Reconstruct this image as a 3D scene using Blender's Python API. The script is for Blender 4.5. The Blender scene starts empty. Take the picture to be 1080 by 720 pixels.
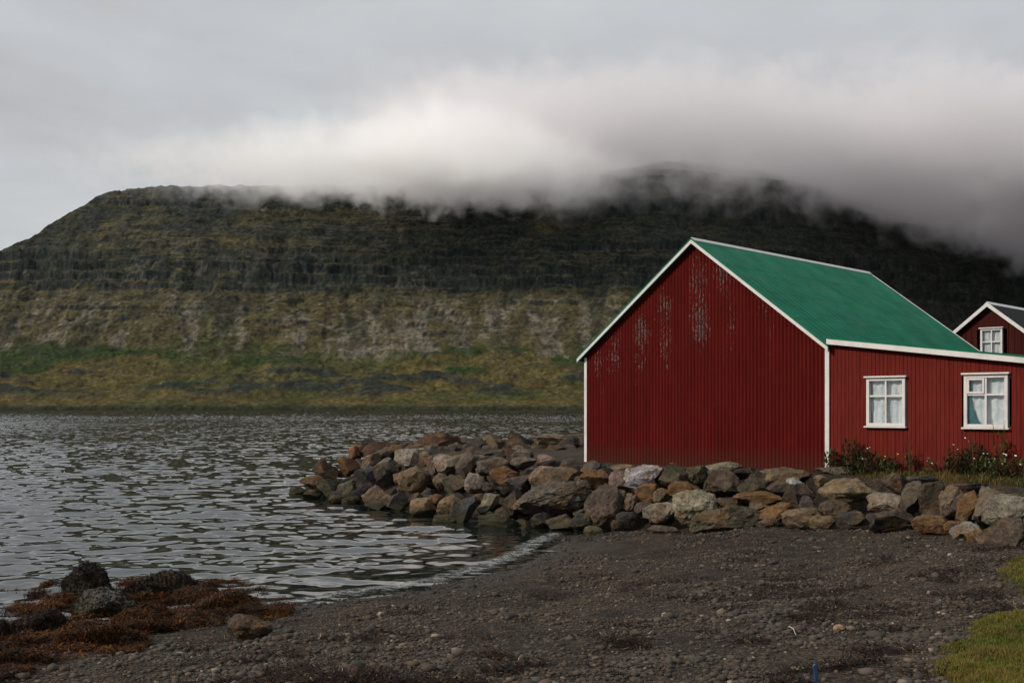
import bpy, bmesh, math, random
import numpy as np
from mathutils import Vector, Matrix, noise as mnoise

random.seed(7)
rng = np.random.default_rng(11)
scene = bpy.context.scene
COL = scene.collection
F = 1150.0          # focal length in photo pixels (photo 1080 wide)
CX, HY = 540.0, 431.0
CAM = 3.2           # eye height above the water
R_ = math.radians

# ------------------------------------------------------------------ helpers
def hash2(ix, iy, seed=0):
    n = (ix.astype(np.int64) * 374761393 + iy.astype(np.int64) * 668265263 + seed * 974711) & 0x7fffffff
    n = ((n ^ (n >> 13)) * 1274126177) & 0x7fffffff
    n = (n ^ (n >> 16)) & 0x7fffffff
    return n / 2147483647.0

def vnoise(x, y, seed=0):
    x = np.asarray(x, float); y = np.asarray(y, float)
    x, y = np.broadcast_arrays(x, y)
    ix = np.floor(x); iy = np.floor(y)
    fx = x - ix; fy = y - iy
    fx = fx * fx * fx * (fx * (fx * 6 - 15) + 10); fy = fy * fy * fy * (fy * (fy * 6 - 15) + 10)
    a = hash2(ix, iy, seed); b = hash2(ix + 1, iy, seed); c = hash2(ix, iy + 1, seed); d = hash2(ix + 1, iy + 1, seed)
    return (a + (b - a) * fx) * (1 - fy) + (c + (d - c) * fx) * fy

def fbm(x, y, octv=4, seed=0, gain=.5):
    s = 0; a = 1.; t = 0
    for o in range(octv):
        s = s + a * vnoise(x * 2 ** o + 17.3 * o, y * 2 ** o - 9.1 * o, seed + o); t += a; a *= gain
    return s / t

def sstep(a, b, x):
    t = np.clip((x - a) / (b - a), 0, 1); return t * t * (3 - 2 * t)

def new_mesh(name, verts, faces, mat=None, parent=None, smooth=False, col=None):
    """verts (n,3); faces: array (m,k) or list of lists"""
    me = bpy.data.meshes.new(name)
    verts = np.asarray(verts, dtype=np.float32)
    if isinstance(faces, np.ndarray):
        m, k = faces.shape
        me.vertices.add(len(verts)); me.vertices.foreach_set('co', verts.ravel())
        me.loops.add(m * k); me.loops.foreach_set('vertex_index', faces.astype(np.int32).ravel())
        me.polygons.add(m); me.polygons.foreach_set('loop_start', np.arange(0, m * k, k, dtype=np.int32))
        me.update(calc_edges=True)
    else:
        me.from_pydata([tuple(v) for v in verts], [], faces); me.update()
    if smooth:
        me.polygons.foreach_set('use_smooth', np.ones(len(me.polygons), dtype=bool))
    if col is not None:
        at = me.color_attributes.new('Col', 'FLOAT_COLOR', 'POINT')
        c4 = np.ones((len(verts), 4), dtype=np.float32); c4[:, :3] = col
        at.data.foreach_set('color', c4.ravel())
    o = bpy.data.objects.new(name, me); COL.objects.link(o)
    if mat: me.materials.append(mat)
    if parent: o.parent = parent
    return o

def tag(o, label=None, cat=None, group=None, kind=None):
    if label: o['label'] = label
    if cat: o['category'] = cat
    if group: o['group'] = group
    if kind: o['kind'] = kind
    return o

def empty(name, loc, rz=0):
    o = bpy.data.objects.new(name, None); COL.objects.link(o)
    o.location = loc; o.rotation_euler = (0, 0, rz); o.empty_display_size = .3
    return o

class MB:
    """collects shapes for ONE mesh"""
    def __init__(s): s.v = []; s.f = []
    def box(s, x0, x1, y0, y1, z0, z1):
        b = len(s.v)
        s.v += [(x0, y0, z0), (x1, y0, z0), (x1, y1, z0), (x0, y1, z0), (x0, y0, z1), (x1, y0, z1), (x1, y1, z1), (x0, y1, z1)]
        s.f += [[b, b+3, b+2, b+1], [b+4, b+5, b+6, b+7], [b, b+1, b+5, b+4], [b+1, b+2, b+6, b+5], [b+2, b+3, b+7, b+6], [b+3, b, b+4, b+7]]
        return s
    def prism(s, poly, d0, d1, axis='y'):
        """polygon (a,b) extruded along axis"""
        b = len(s.v); n = len(poly)
        for d in (d0, d1):
            for (p, q) in poly:
                s.v.append({'y': (p, d, q), 'x': (d, p, q), 'z': (p, q, d)}[axis])
        s.f += [list(range(b, b + n)), list(range(b + 2*n - 1, b + n - 1, -1))]
        for i in range(n):
            j = (i + 1) % n
            s.f.append([b + i, b + n + i, b + n + j, b + j])
        return s
    def build(s, name, mat, parent=None, bevel=0., smooth=False):
        me = bpy.data.meshes.new(name); me.from_pydata(s.v, [], s.f); me.update()
        bm = bmesh.new(); bm.from_mesh(me); bmesh.ops.recalc_face_normals(bm, faces=bm.faces)
        if bevel:
            bmesh.ops.bevel(bm, geom=list(bm.edges), offset=bevel, segments=1, affect='EDGES', clamp_overlap=True)
        bm.to_mesh(me); bm.free()
        if smooth:
            me.polygons.foreach_set('use_smooth', np.ones(len(me.polygons), dtype=bool))
        o = bpy.data.objects.new(name, me); COL.objects.link(o); me.materials.append(mat)
        if parent: o.parent = parent
        return o

# ------------------------------------------------------------------ materials
class NT:
    def __init__(s, name, rough=.8, spec=.3):
        s.m = bpy.data.materials.new(name); s.m.use_nodes = True
        s.t = s.m.node_tree; s.n = s.t.nodes; s.l = s.t.links
        s.p = s.n['Principled BSDF']; s.p.inputs['Roughness'].default_value = rough
        s.p.inputs['Specular IOR Level'].default_value = spec
        s.co = None
    def node(s, ty, **kw):
        nd = s.n.new(ty)
        for k, v in kw.items(): setattr(nd, k, v)
        return nd
    def link(s, a, b): s.l.new(a, b)
    def coord(s, kind='Object', scale=(1, 1, 1), rot=(0, 0, 0), loc=(0, 0, 0)):
        tc = s.node('ShaderNodeTexCoord'); mp = s.node('ShaderNodeMapping')
        if kind == 'World':
            g = s.node('ShaderNodeNewGeometry'); s.link(g.outputs['Position'], mp.inputs['Vector'])
        else:
            s.link(tc.outputs[kind], mp.inputs['Vector'])
        mp.inputs['Scale'].default_value = scale; mp.inputs['Rotation'].default_value = rot; mp.inputs['Location'].default_value = loc
        return mp.outputs['Vector']
    def noise(s, vec, scale=5, detail=4, rough=.55, dist=0):
        nd = s.node('ShaderNodeTexNoise'); nd.inputs['Scale'].default_value = scale; nd.inputs['Detail'].default_value = detail
        nd.inputs['Roughness'].default_value = rough; nd.inputs['Distortion'].default_value = dist
        s.link(vec, nd.inputs['Vector']); return nd.outputs['Fac']
    def voronoi(s, vec, scale=5, feature='F1', out='Distance', rnd=1):
        nd = s.node('ShaderNodeTexVoronoi', feature=feature); nd.inputs['Scale'].default_value = scale
        nd.inputs['Randomness'].default_value = rnd
        s.link(vec, nd.inputs['Vector']); return nd.outputs[out]
    def ramp(s, fac, stops, interp='LINEAR'):
        nd = s.node('ShaderNodeValToRGB'); cr = nd.color_ramp; cr.interpolation = interp
        while len(cr.elements) > 1: cr.elements.remove(cr.elements[-1])
        for i, (p, c) in enumerate(stops):
            if not isinstance(c, (tuple, list)): c = (c, c, c)
            e = cr.elements[0] if i == 0 else cr.elements.new(p)
            e.position = p; e.color = (*c[:3], 1)
        s.link(fac, nd.inputs['Fac']); return nd.outputs['Color']
    def mix(s, fac, a, b, mode='MIX'):
        nd = s.node('ShaderNodeMix', data_type='RGBA', blend_type=mode)
        for q, sk, v in ((0, nd.inputs[0], fac), (1, nd.inputs[6], a), (1, nd.inputs[7], b)):
            if hasattr(v, 'is_output'): s.link(v, sk)
            elif isinstance(v, (int, float)): sk.default_value = (v, v, v, 1) if q else v
            else: sk.default_value = (*v[:3], 1)
        return nd.outputs[2]
    def math(s, op, a, b=0., c=0.):
        nd = s.node('ShaderNodeMath', operation=op)
        for i, v in enumerate((a, b, c)):
            if hasattr(v, 'is_output'): s.link(v, nd.inputs[i])
            else: nd.inputs[i].default_value = v
        return nd.outputs[0]
    def color(s, v):
        if hasattr(v, 'is_output'): s.link(v, s.p.inputs['Base Color'])
        else: s.p.inputs['Base Color'].default_value = (*v[:3], 1)
        return s
    def rough(s, v): s.link(v, s.p.inputs['Roughness']); return s
    def bump(s, h, strength=.4, dist=.02, prev=None):
        nd = s.node('ShaderNodeBump'); nd.inputs['Strength'].default_value = strength; nd.inputs['Distance'].default_value = dist
        s.link(h, nd.inputs['Height'])
        if prev is not None: s.link(prev, nd.inputs['Normal'])
        s.link(nd.outputs['Normal'], s.p.inputs['Normal']); return nd.outputs['Normal']
    def attr(s, name='Col'):
        nd = s.node('ShaderNodeAttribute'); nd.attribute_name = name; return nd.outputs['Color']
    def sep(s, vec):
        nd = s.node('ShaderNodeSeparateXYZ'); s.link(vec, nd.inputs[0]); return nd.outputs

def mat_vcol(name, rough=.85, spec=.2, sss=False):
    m = NT(name, rough, spec); m.color(m.attr()); return m.m

def mat_rock():
    m = NT('rock', .88, .25)
    oi = m.node('ShaderNodeObjectInfo')
    tint = oi.outputs['Color']
    v = m.coord('Object')
    off = m.node('ShaderNodeVectorMath', operation='ADD'); m.link(v, off.inputs[0])
    cmb = m.node('ShaderNodeCombineXYZ')
    m.link(m.math('MULTIPLY', oi.outputs['Random'], 37.), cmb.inputs[0]); m.link(m.math('MULTIPLY', oi.outputs['Random'], 91.), cmb.inputs[1])
    m.link(cmb.outputs[0], off.inputs[1]); v = off.outputs[0]
    n1 = m.noise(v, 2.2, 6, .62, .4)
    n2 = m.noise(v, 9, 6, .65)
    n3 = m.noise(v, 34, 3, .6)
    c = m.mix(1, tint, m.ramp(n1, [(.25, .45), (.5, .95), (.75, 1.5)]), 'MULTIPLY')
    # iron staining and paler weathered skin in patches
    c = m.mix(m.ramp(m.noise(v, 1.7, 5, .7, .8), [(.50, 0), (.64, .75)]), c, (.095, .054, .022))
    c = m.mix(m.ramp(m.noise(v, 4.2, 5, .72, .5), [(.56, 0), (.68, .65)]), c, (.115, .097, .068))
    c = m.mix(1, c, m.ramp(n2, [(.3, .4), (.5, 1.), (.72, 1.5)]), 'MULTIPLY')
    c = m.mix(1, c, m.ramp(n3, [(.3, .6), (.6, 1.2)]), 'MULTIPLY')
    c = m.mix(m.ramp(m.noise(v, 3.3, 5, .7, .6), [(.56, 0), (.66, .8)]), c, (.026, .022, .017))
    # algae below the tide line
    pz = m.sep(m.coord('World'))[2]
    wet = m.math('SUBTRACT', pz, m.math('MULTIPLY', n1, .35))
    c = m.mix(m.ramp(wet, [(.0, .85), (.22, .0)]), c, (.028, .026, .012))
    m.color(c)
    h = m.math('ADD', m.math('MULTIPLY', n2, .6), m.math('MULTIPLY', n3, .25))
    h = m.math('ADD', h, n1)
    m.bump(h, 1., .10)
    return m.m

def mat_red(name, base, faded, peel=False):
    m = NT(name, .75, .06)
    v = m.coord('Object')
    streak = m.noise(m.coord('Object', (9, 9, .35)), 1.2, 5, .6)
    blot = m.noise(v, .9, 4, .6)
    c = m.mix(m.ramp(streak, [(.35, 0), (.7, 1)]), base, faded)
    c = m.mix(m.ramp(blot, [(.3, .0), (.75, .5)]), c, tuple(x * .62 for x in base))
    c = m.mix(1, c, m.ramp(m.noise(m.coord('Object', (30, 30, 2)), 1, 3), [(.3, .8), (.7, 1.15)]), 'MULTIPLY')
    # splash dirt near the ground
    z = m.sep(v)[2]
    c = m.mix(m.math('MULTIPLY', m.ramp(m.math('ADD', z, m.math('MULTIPLY', streak, .5)), [(.25, 1), (.85, 0)]), .55), c, (.035, .02, .014))
    if peel:
        at = m.node('ShaderNodeAttribute'); at.attribute_name = 'Peel'
        fl = m.noise(m.coord('Object', (18, 4, 5)), 1, 4, .7)
        fl2 = m.noise(m.coord('Object', (42, 42, 13)), 1, 3, .75)
        k = m.math('ADD', m.math('MULTIPLY', fl, .45), m.math('MULTIPLY', fl2, .55))
        k = m.math('ADD', k, m.math('SUBTRACT', m.math('MULTIPLY', at.outputs['Fac'], .25), .25))
        mask = m.ramp(k, [(.515, 0), (.53, 1)])
        zinc = m.mix(m.ramp(fl2, [(.45, 0), (.62, 1)]), (.022, .011, .010), (.105, .088, .082))
        crest = m.ramp(m.math('MULTIPLY', m.sep(v)[1], -1.), [(.030, 0), (.040, 1)])
        c = m.mix(m.math('MULTIPLY', mask, crest), c, zinc)
    m.color(c)
    m.bump(m.noise(v, 60, 3), .12, .004)
    return m.m

def mat_white():
    m = NT('white_paint', .55, .35)
    v = m.coord('Object')
    c = m.mix(m.ramp(m.noise(v, 3.5, 6, .7), [(.45, 0), (.75, .7)]), (.44, .44, .435), (.30, .285, .27))
    c = m.mix(m.ramp(m.noise(m.coord('Object', (20, 20, 6)), 1, 5, .7), [(.6, 0), (.72, .5)]), c, (.30, .25, .21))
    m.color(c); m.bump(m.noise(v, 40, 3), .1, .004); return m.m

def mat_roof():
    m = NT('green_roof_paint', .7, .05)
    v = m.coord('Object')
    c = m.mix(m.ramp(m.noise(v, .55, 5, .6), [(.3, 0), (.72, 1)]), (.0008, .078, .041), (.0026, .116, .064))
    c = m.mix(m.ramp(m.noise(m.coord('Object', (2.2, .5, 2.2)), 1.3, 5, .65), [(.48, 0), (.7, .55)]), c, (.004, .055, .036))
    c = m.mix(m.ramp(m.noise(m.coord('Object', (1, 6, 1)), 2., 4, .7), [(.58, 0), (.68, .35)]), c, (.035, .16, .115))
    c = m.mix(m.ramp(m.noise(v, 7, 4, .7), [(.66, 0), (.72, .6)]), c, (.05, .07, .045))
    m.color(c)
    m.rough(m.ramp(m.noise(v, 1.5, 3), [(.3, .5), (.7, .7)]))
    m.bump(m.noise(v, 2.2, 3), .25, .03)
    return m.m

M = {}
M['rock'] = mat_rock()
M['gable_red'] = mat_red('gable_red', (.060, .0034, .0028), (.078, .0060, .0046), peel=True)
M['plank_red'] = mat_red('plank_red', (.086, .0095, .0064), (.112, .016, .0105))
M['dark_red'] = mat_red('dark_red', (.028, .0045, .004), (.040, .008, .0066))
M['white'] = mat_white()
M['roof'] = mat_roof()
def mat_simple(name, c, rough=.7, spec=.3, var=.35, sc=6, bump=.15):
    m = NT(name, rough, spec); v = m.coord('Object')
    m.color(m.mix(1, c, m.ramp(m.noise(v, sc, 5, .65), [(.3, 1 - var), (.7, 1 + var)]), 'MULTIPLY'))
    if bump: m.bump(m.noise(v, sc * 5, 3), bump, .01)
    return m.m
M['black_roof'] = mat_simple('black_roof', (.008, .010, .011), .8, .08)
M['interior'] = mat_simple('interior', (.05, .045, .04), .9)
M['concrete'] = mat_simple('concrete', (.22, .21, .2), .9)
def mat_curtain():
    m = NT('curtain', .9, .1); v = m.coord('Object')
    c = m.mix(m.ramp(m.noise(v, 5, 5, .6, .8), [(.35, 0), (.65, 1)]), (.55, .60, .64), (.80, .82, .84))
    m.color(c); return m.m
M['curtain'] = mat_curtain()
M['teal_cloth'] = mat_simple('teal_cloth', (.05, .16, .19), .9)
def mat_glass():
    m = NT('window_glass')
    tr = m.node('ShaderNodeBsdfTransparent'); tr.inputs[0].default_value = (.90, .94, .95, 1)
    gl = m.node('ShaderNodeBsdfGlossy'); gl.inputs['Roughness'].default_value = .015
    fr = m.node('ShaderNodeFresnel'); fr.inputs[0].default_value = 1.6
    bp = m.node('ShaderNodeBump'); bp.inputs['Strength'].default_value = .06; bp.inputs['Distance'].default_value = .02
    m.link(m.noise(m.coord('Object'), 3, 2), bp.inputs['Height']); m.link(bp.outputs[0], gl.inputs['Normal'])
    mx = m.node('ShaderNodeMixShader'); m.link(fr.outputs[0], mx.inputs[0]); m.link(tr.outputs[0], mx.inputs[1]); m.link(gl.outputs[0], mx.inputs[2])
    m.link(mx.outputs[0], m.n['Material Output'].inputs['Surface']); return m.m
M['glass'] = mat_glass()

# ------------------------------------------------------------------ lie of the land
SHORE = np.array([(-60, -4), (-20, 11.0), (-7.5, 15.6), (-3.6, 17.9), (-1.87, 19.5), (-.57, 21.7), (.14, 23.5), (.55, 25.6), (1.1, 27.5), (6, 32), (60, 42), (220, 50)], float)
PLAT = np.array([(2.2, 32.1), (4.6, 29.7), (7.0, 26.9), (8.5, 24.9), (9.6, 22.5), (10.1, 19.6), (11.2, 16), (13, 13), (45, 9), (120, 0), (160, 90), (30, 70), (9, 49), (5, 46.4), (-3.5, 45.6), (-5.4, 43.0), (-4.4, 40.3), (-1.5, 36.2), (.4, 33.4)], float)

def poly_dist(px, py, P, closed):
    px = np.asarray(px, float); py = np.asarray(py, float)
    best = np.full(px.shape, 1e9); sgn = np.ones(px.shape)
    n = len(P)
    for i in range(n if closed else n - 1):
        a = P[i]; b = P[(i + 1) % n]; e = b - a; L2 = e @ e
        t = np.clip(((px - a[0]) * e[0] + (py - a[1]) * e[1]) / L2, 0, 1)
        dx = px - a[0] - t * e[0]; dy = py - a[1] - t * e[1]
        d = np.hypot(dx, dy)
        s = np.where(e[0] * (py - a[1]) - e[1] * (px - a[0]) < 0, 1., -1.)   # right of the line = +
        upd = d < best
        best = np.where(upd, d, best); sgn = np.where(upd, s, sgn)
    if closed:
        ins = np.zeros(px.shape, bool)
        for i in range(n):
            a = P[i]; b = P[(i + 1) % n]
            c = ((a[1] > py) != (b[1] > py)) & (px < (b[0] - a[0]) * (py - a[1]) / (b[1] - a[1] + 1e-12) + a[0])
            ins ^= c
        return np.where(ins, -best, best)
    return best * sgn

def beach_z(x, y):
    d = poly_dist(x, y, SHORE, False)
    z = np.where(d > 0, .09 * d, .13 * d)
    z = np.where(d > 11, .99 + (d - 11) * .05, z)
    z = np.maximum(z, -6)
    return z

def plat_z(x, y):
    x = np.asarray(x, float); y = np.asarray(y, float)
    d = poly_dist(x, y, PLAT, True)
    z = np.where(d < 0, 1.62, 1.62 - .45 * d)
    berm = .33 * np.exp(-((y - 45.0) / 1.0) ** 2) * sstep(9, 5, x) * sstep(-6.5, -3, x)
    return np.where(d < 1.0, z + berm, z), d

def surf(x, y):
    return np.maximum(beach_z(x, y), plat_z(x, y)[0])

def ground_z(x, y, detail=True):
    b = beach_z(x, y); p, d = plat_z(x, y)
    rip = sstep(-.15, .4, d)
    p = p - .62 * rip
    if detail:
        n = fbm(x * .5, y * .5, 3, 5) - .5
        n2 = fbm(x * 2.2, y * 2.2, 4, 9) - .5
        b = b + .12 * n * sstep(0, 2.5, b * 10) + .11 * n2 * sstep(-.1, .15, b)
        # tide-line ledges on the beach
        dd = poly_dist(x, y, SHORE, False)
        for c, w, a in ((2.6, .35, .035), (5.2, .5, .05), (8.3, .45, .06)):
            b = b + a * np.exp(-((dd + 1.4 * (fbm(x * .35, y * .35, 3, 31) - .5) * 2 - c) / w) ** 2)
        p = p + .05 * n2 + .05 * n
    return np.maximum(b, p)

def ray_hit(px, py, fn=surf):
    kx = (px - CX) / F; kz = (HY - py) / F
    t = np.linspace(5, 70, 6501)
    g = fn(kx * t, t) - (CAM + kz * t)
    hit_ = (g > 0) & (t < 47)
    # a line of sight that passes over the bank: stand the thing on the crest, where the bank comes nearest to it
    i = int(np.argmax(hit_)) if hit_.any() else int(np.argmax(np.where((t > 36) & (t < 46), g, -9)))
    return Vector((kx * t[i], t[i], CAM + kz * t[i]))

# ------------------------------------------------------------------ ground sheet
def build_ground():
    xs = np.concatenate([np.linspace(-80, -14, 34)[:-1], np.linspace(-14, 16, 400), np.geomspace(1, 135, 30)[1:] + 15])
    ys = np.concatenate([np.linspace(-40, 4, 20)[:-1], np.linspace(4, 30, 380)[:-1], np.linspace(30, 50, 120), np.linspace(50, 120, 20)[1:]])
    X, Y = np.meshgrid(xs, ys)
    Z = ground_z(X, Y)
    V = np.stack([X, Y, Z], -1).reshape(-1, 3)
    ny, nx = X.shape
    idx = np.arange(nx * ny).reshape(ny, nx)
    Fc = np.stack([idx[:-1, :-1], idx[:-1, 1:], idx[1:, 1:], idx[1:, :-1]], -1).reshape(-1, 4)
    m = NT('gravel', .9, .25)
    v = m.coord('World')
    big = m.noise(v, .55, 5, .6, .6)
    mid = m.noise(v, 2.6, 6, .65, .3)
    fine = m.noise(v, 24, 5, .75)
    vor = m.node('ShaderNodeTexVoronoi'); vor.inputs['Scale'].default_value = 26; m.link(v, vor.inputs['Vector'])
    vor2 = m.node('ShaderNodeTexVoronoi'); vor2.inputs['Scale'].default_value = 60; m.link(v, vor2.inputs['Vector'])
    vc = m.node('ShaderNodeSeparateColor'); m.link(vor.outputs['Color'], vc.inputs[0])
    vc2 = m.node('ShaderNodeSeparateColor'); m.link(vor2.outputs['Color'], vc2.inputs[0])
    c = m.mix(m.ramp(big, [(.36, 0), (.62, 1)]), (.046, .038, .028), (.062, .047, .033))
    c = m.mix(m.ramp(mid, [(.40, .0), (.60, .95)]), c, (.017, .014, .011))
    c = m.mix(m.ramp(m.noise(v, .33, 4, .6, .5), [(.47, 0), (.6, .7)]), c, (.075, .056, .037))
    stone = m.ramp(vc.outputs[0], [(0, .3), (.5, .85), (.8, 1.35), (.96, 1.9), (1, 3.)])
    c = m.mix(.85, c, m.mix(1, c, stone, 'MULTIPLY'))
    c = m.mix(.8, c, m.mix(1, c, m.ramp(vc2.outputs[0], [(0, .5), (.6, 1.), (.93, 1.5), (1, 3.)]), 'MULTIPLY'))
    c = m.mix(1, c, m.ramp(fine, [(.3, .6), (.7, 1.35)]), 'MULTIPLY')
    # rusty weed crumbs
    c = m.mix(m.math('MULTIPLY', m.ramp(m.noise(v, 1.1, 4, .7, 1.2), [(.55, 0), (.68, .8)]), m.ramp(fine, [(.45, 0), (.55, 1)])), c, (.042, .021, .012))
    # wet shingle by the water: darker because it IS wet
    pz = m.sep(v)[2]
    wet = m.ramp(m.math('ADD', pz, m.math('MULTIPLY', m.math('SUBTRACT', big, .5), .16)), [(.07, 1), (.20, 0)])
    c = m.mix(m.math('MULTIPLY', wet, .55), c, (.013, .013, .012))
    c = m.mix(1, c, (.64, .59, .50), 'MULTIPLY')
    m.color(c)
    m.rough(m.mix(wet, (.93,) * 3, (.5,) * 3))
    h = m.math('ADD', m.math('MULTIPLY', vor.outputs['Distance'], -1.), m.math('MULTIPLY', vor2.outputs['Distance'], -.45))
    h = m.math('ADD', h, m.math('MULTIPLY', mid, 1.2))
    m.bump(h, 1., .05)
    o = new_mesh('ground', V, Fc, m.m, smooth=True)
    tag(o, kind='structure')
build_ground()

# ------------------------------------------------------------------ water with real waves
def build_water():
    wr = np.random.default_rng(3)
    ks = np.concatenate([np.linspace(-1.3, -.62, 260)[:-1], np.linspace(-.62, .42, 900)])
    ys = [7.0]
    while ys[-1] < 2700:
        y = ys[-1]; ys.append(y + max(.07, min(.0045 * y, .26)) * (1 if y < 260 else (y / 260) ** 2.2))
    ys = np.array(ys)
    K, Y = np.meshgrid(ks, ys)
    X = K * Y
    Z = np.zeros_like(X)
    n = 64
    lam = np.exp(wr.uniform(np.log(.26), np.log(2.3), n))
    ang = R_(97) + wr.normal(0, R_(22), n) * np.where(np.arange(n) % 5 == 0, 2.6, 1.)
    ph = wr.uniform(0, 2 * np.pi, n)
    dep = -poly_dist(X[:600], Y[:600], SHORE, False) if False else None
    amp = .066 * lam ** .85 / (2 * np.pi) / np.sqrt(n) * 2.6
    wx = X + 1.2 * (fbm(X * .12, Y * .12, 2, 77) - .5); wy = Y + 1.2 * (fbm(X * .12, Y * .12, 2, 78) - .5)
    for i in range(n):
        kx, ky = np.cos(ang[i]) * 2 * np.pi / lam[i], np.sin(ang[i]) * 2 * np.pi / lam[i]
        Z += amp[i] * np.sin(kx * wx + ky * wy + ph[i])
    gust = .62 + .75 * fbm(X * .035, Y * .018, 3, 55)
    Z *= gust * np.clip((Y / 260) ** 2.0, 1, 16)
    near = Y < 80
    d = np.full(X.shape, 50.); d[near] = -poly_dist(X[near], Y[near], SHORE, False)
    Z *= .25 + .75 * sstep(.0, 3.0, d)
    Z += .05
    V = np.stack([X, Y, Z], -1).reshape(-1, 3)
    ny, nx = X.shape; idx = np.arange(nx * ny).reshape(ny, nx)
    Fc = np.stack([idx[:-1, :-1], idx[:-1, 1:], idx[1:, 1:], idx[1:, :-1]], -1).reshape(-1, 4)
    m = NT('sea_water', .03, .5)
    m.p.inputs['IOR'].default_value = 1.45
    m.color((.0055, .0085, .0075))
    # finer ruffles than the mesh can hold, further out
    m.rough(m.ramp(m.math('DIVIDE', m.sep(m.coord('World'))[1], 1000.), [(.03, .02), (.12, .03), (.5, .07), (1., .12)]))
    v = m.coord('World', (1, 1, 1))
    o = new_mesh('water', V, Fc, m.m, smooth=True); tag(o, kind='structure')
    # calm outer sheet so that the fjord goes on outside the view
    s = MB()
    def quad(pts):
        b = len(s.v); s.v += pts; s.f.append([b, b+1, b+2, b+3])
    quad([(-1.3*7, 7, .05), (-1.3*2700, 2700, .05), (-5200, 2700, .05), (-5200, 7, .05)])
    quad([(.42*60, 60, .05), (3200, 60, .05), (3200, 2700, .05), (.42*2700, 2700, .05)])
    o = s.build('water_beyond', m.m); tag(o, kind='structure')
build_water()

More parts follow.
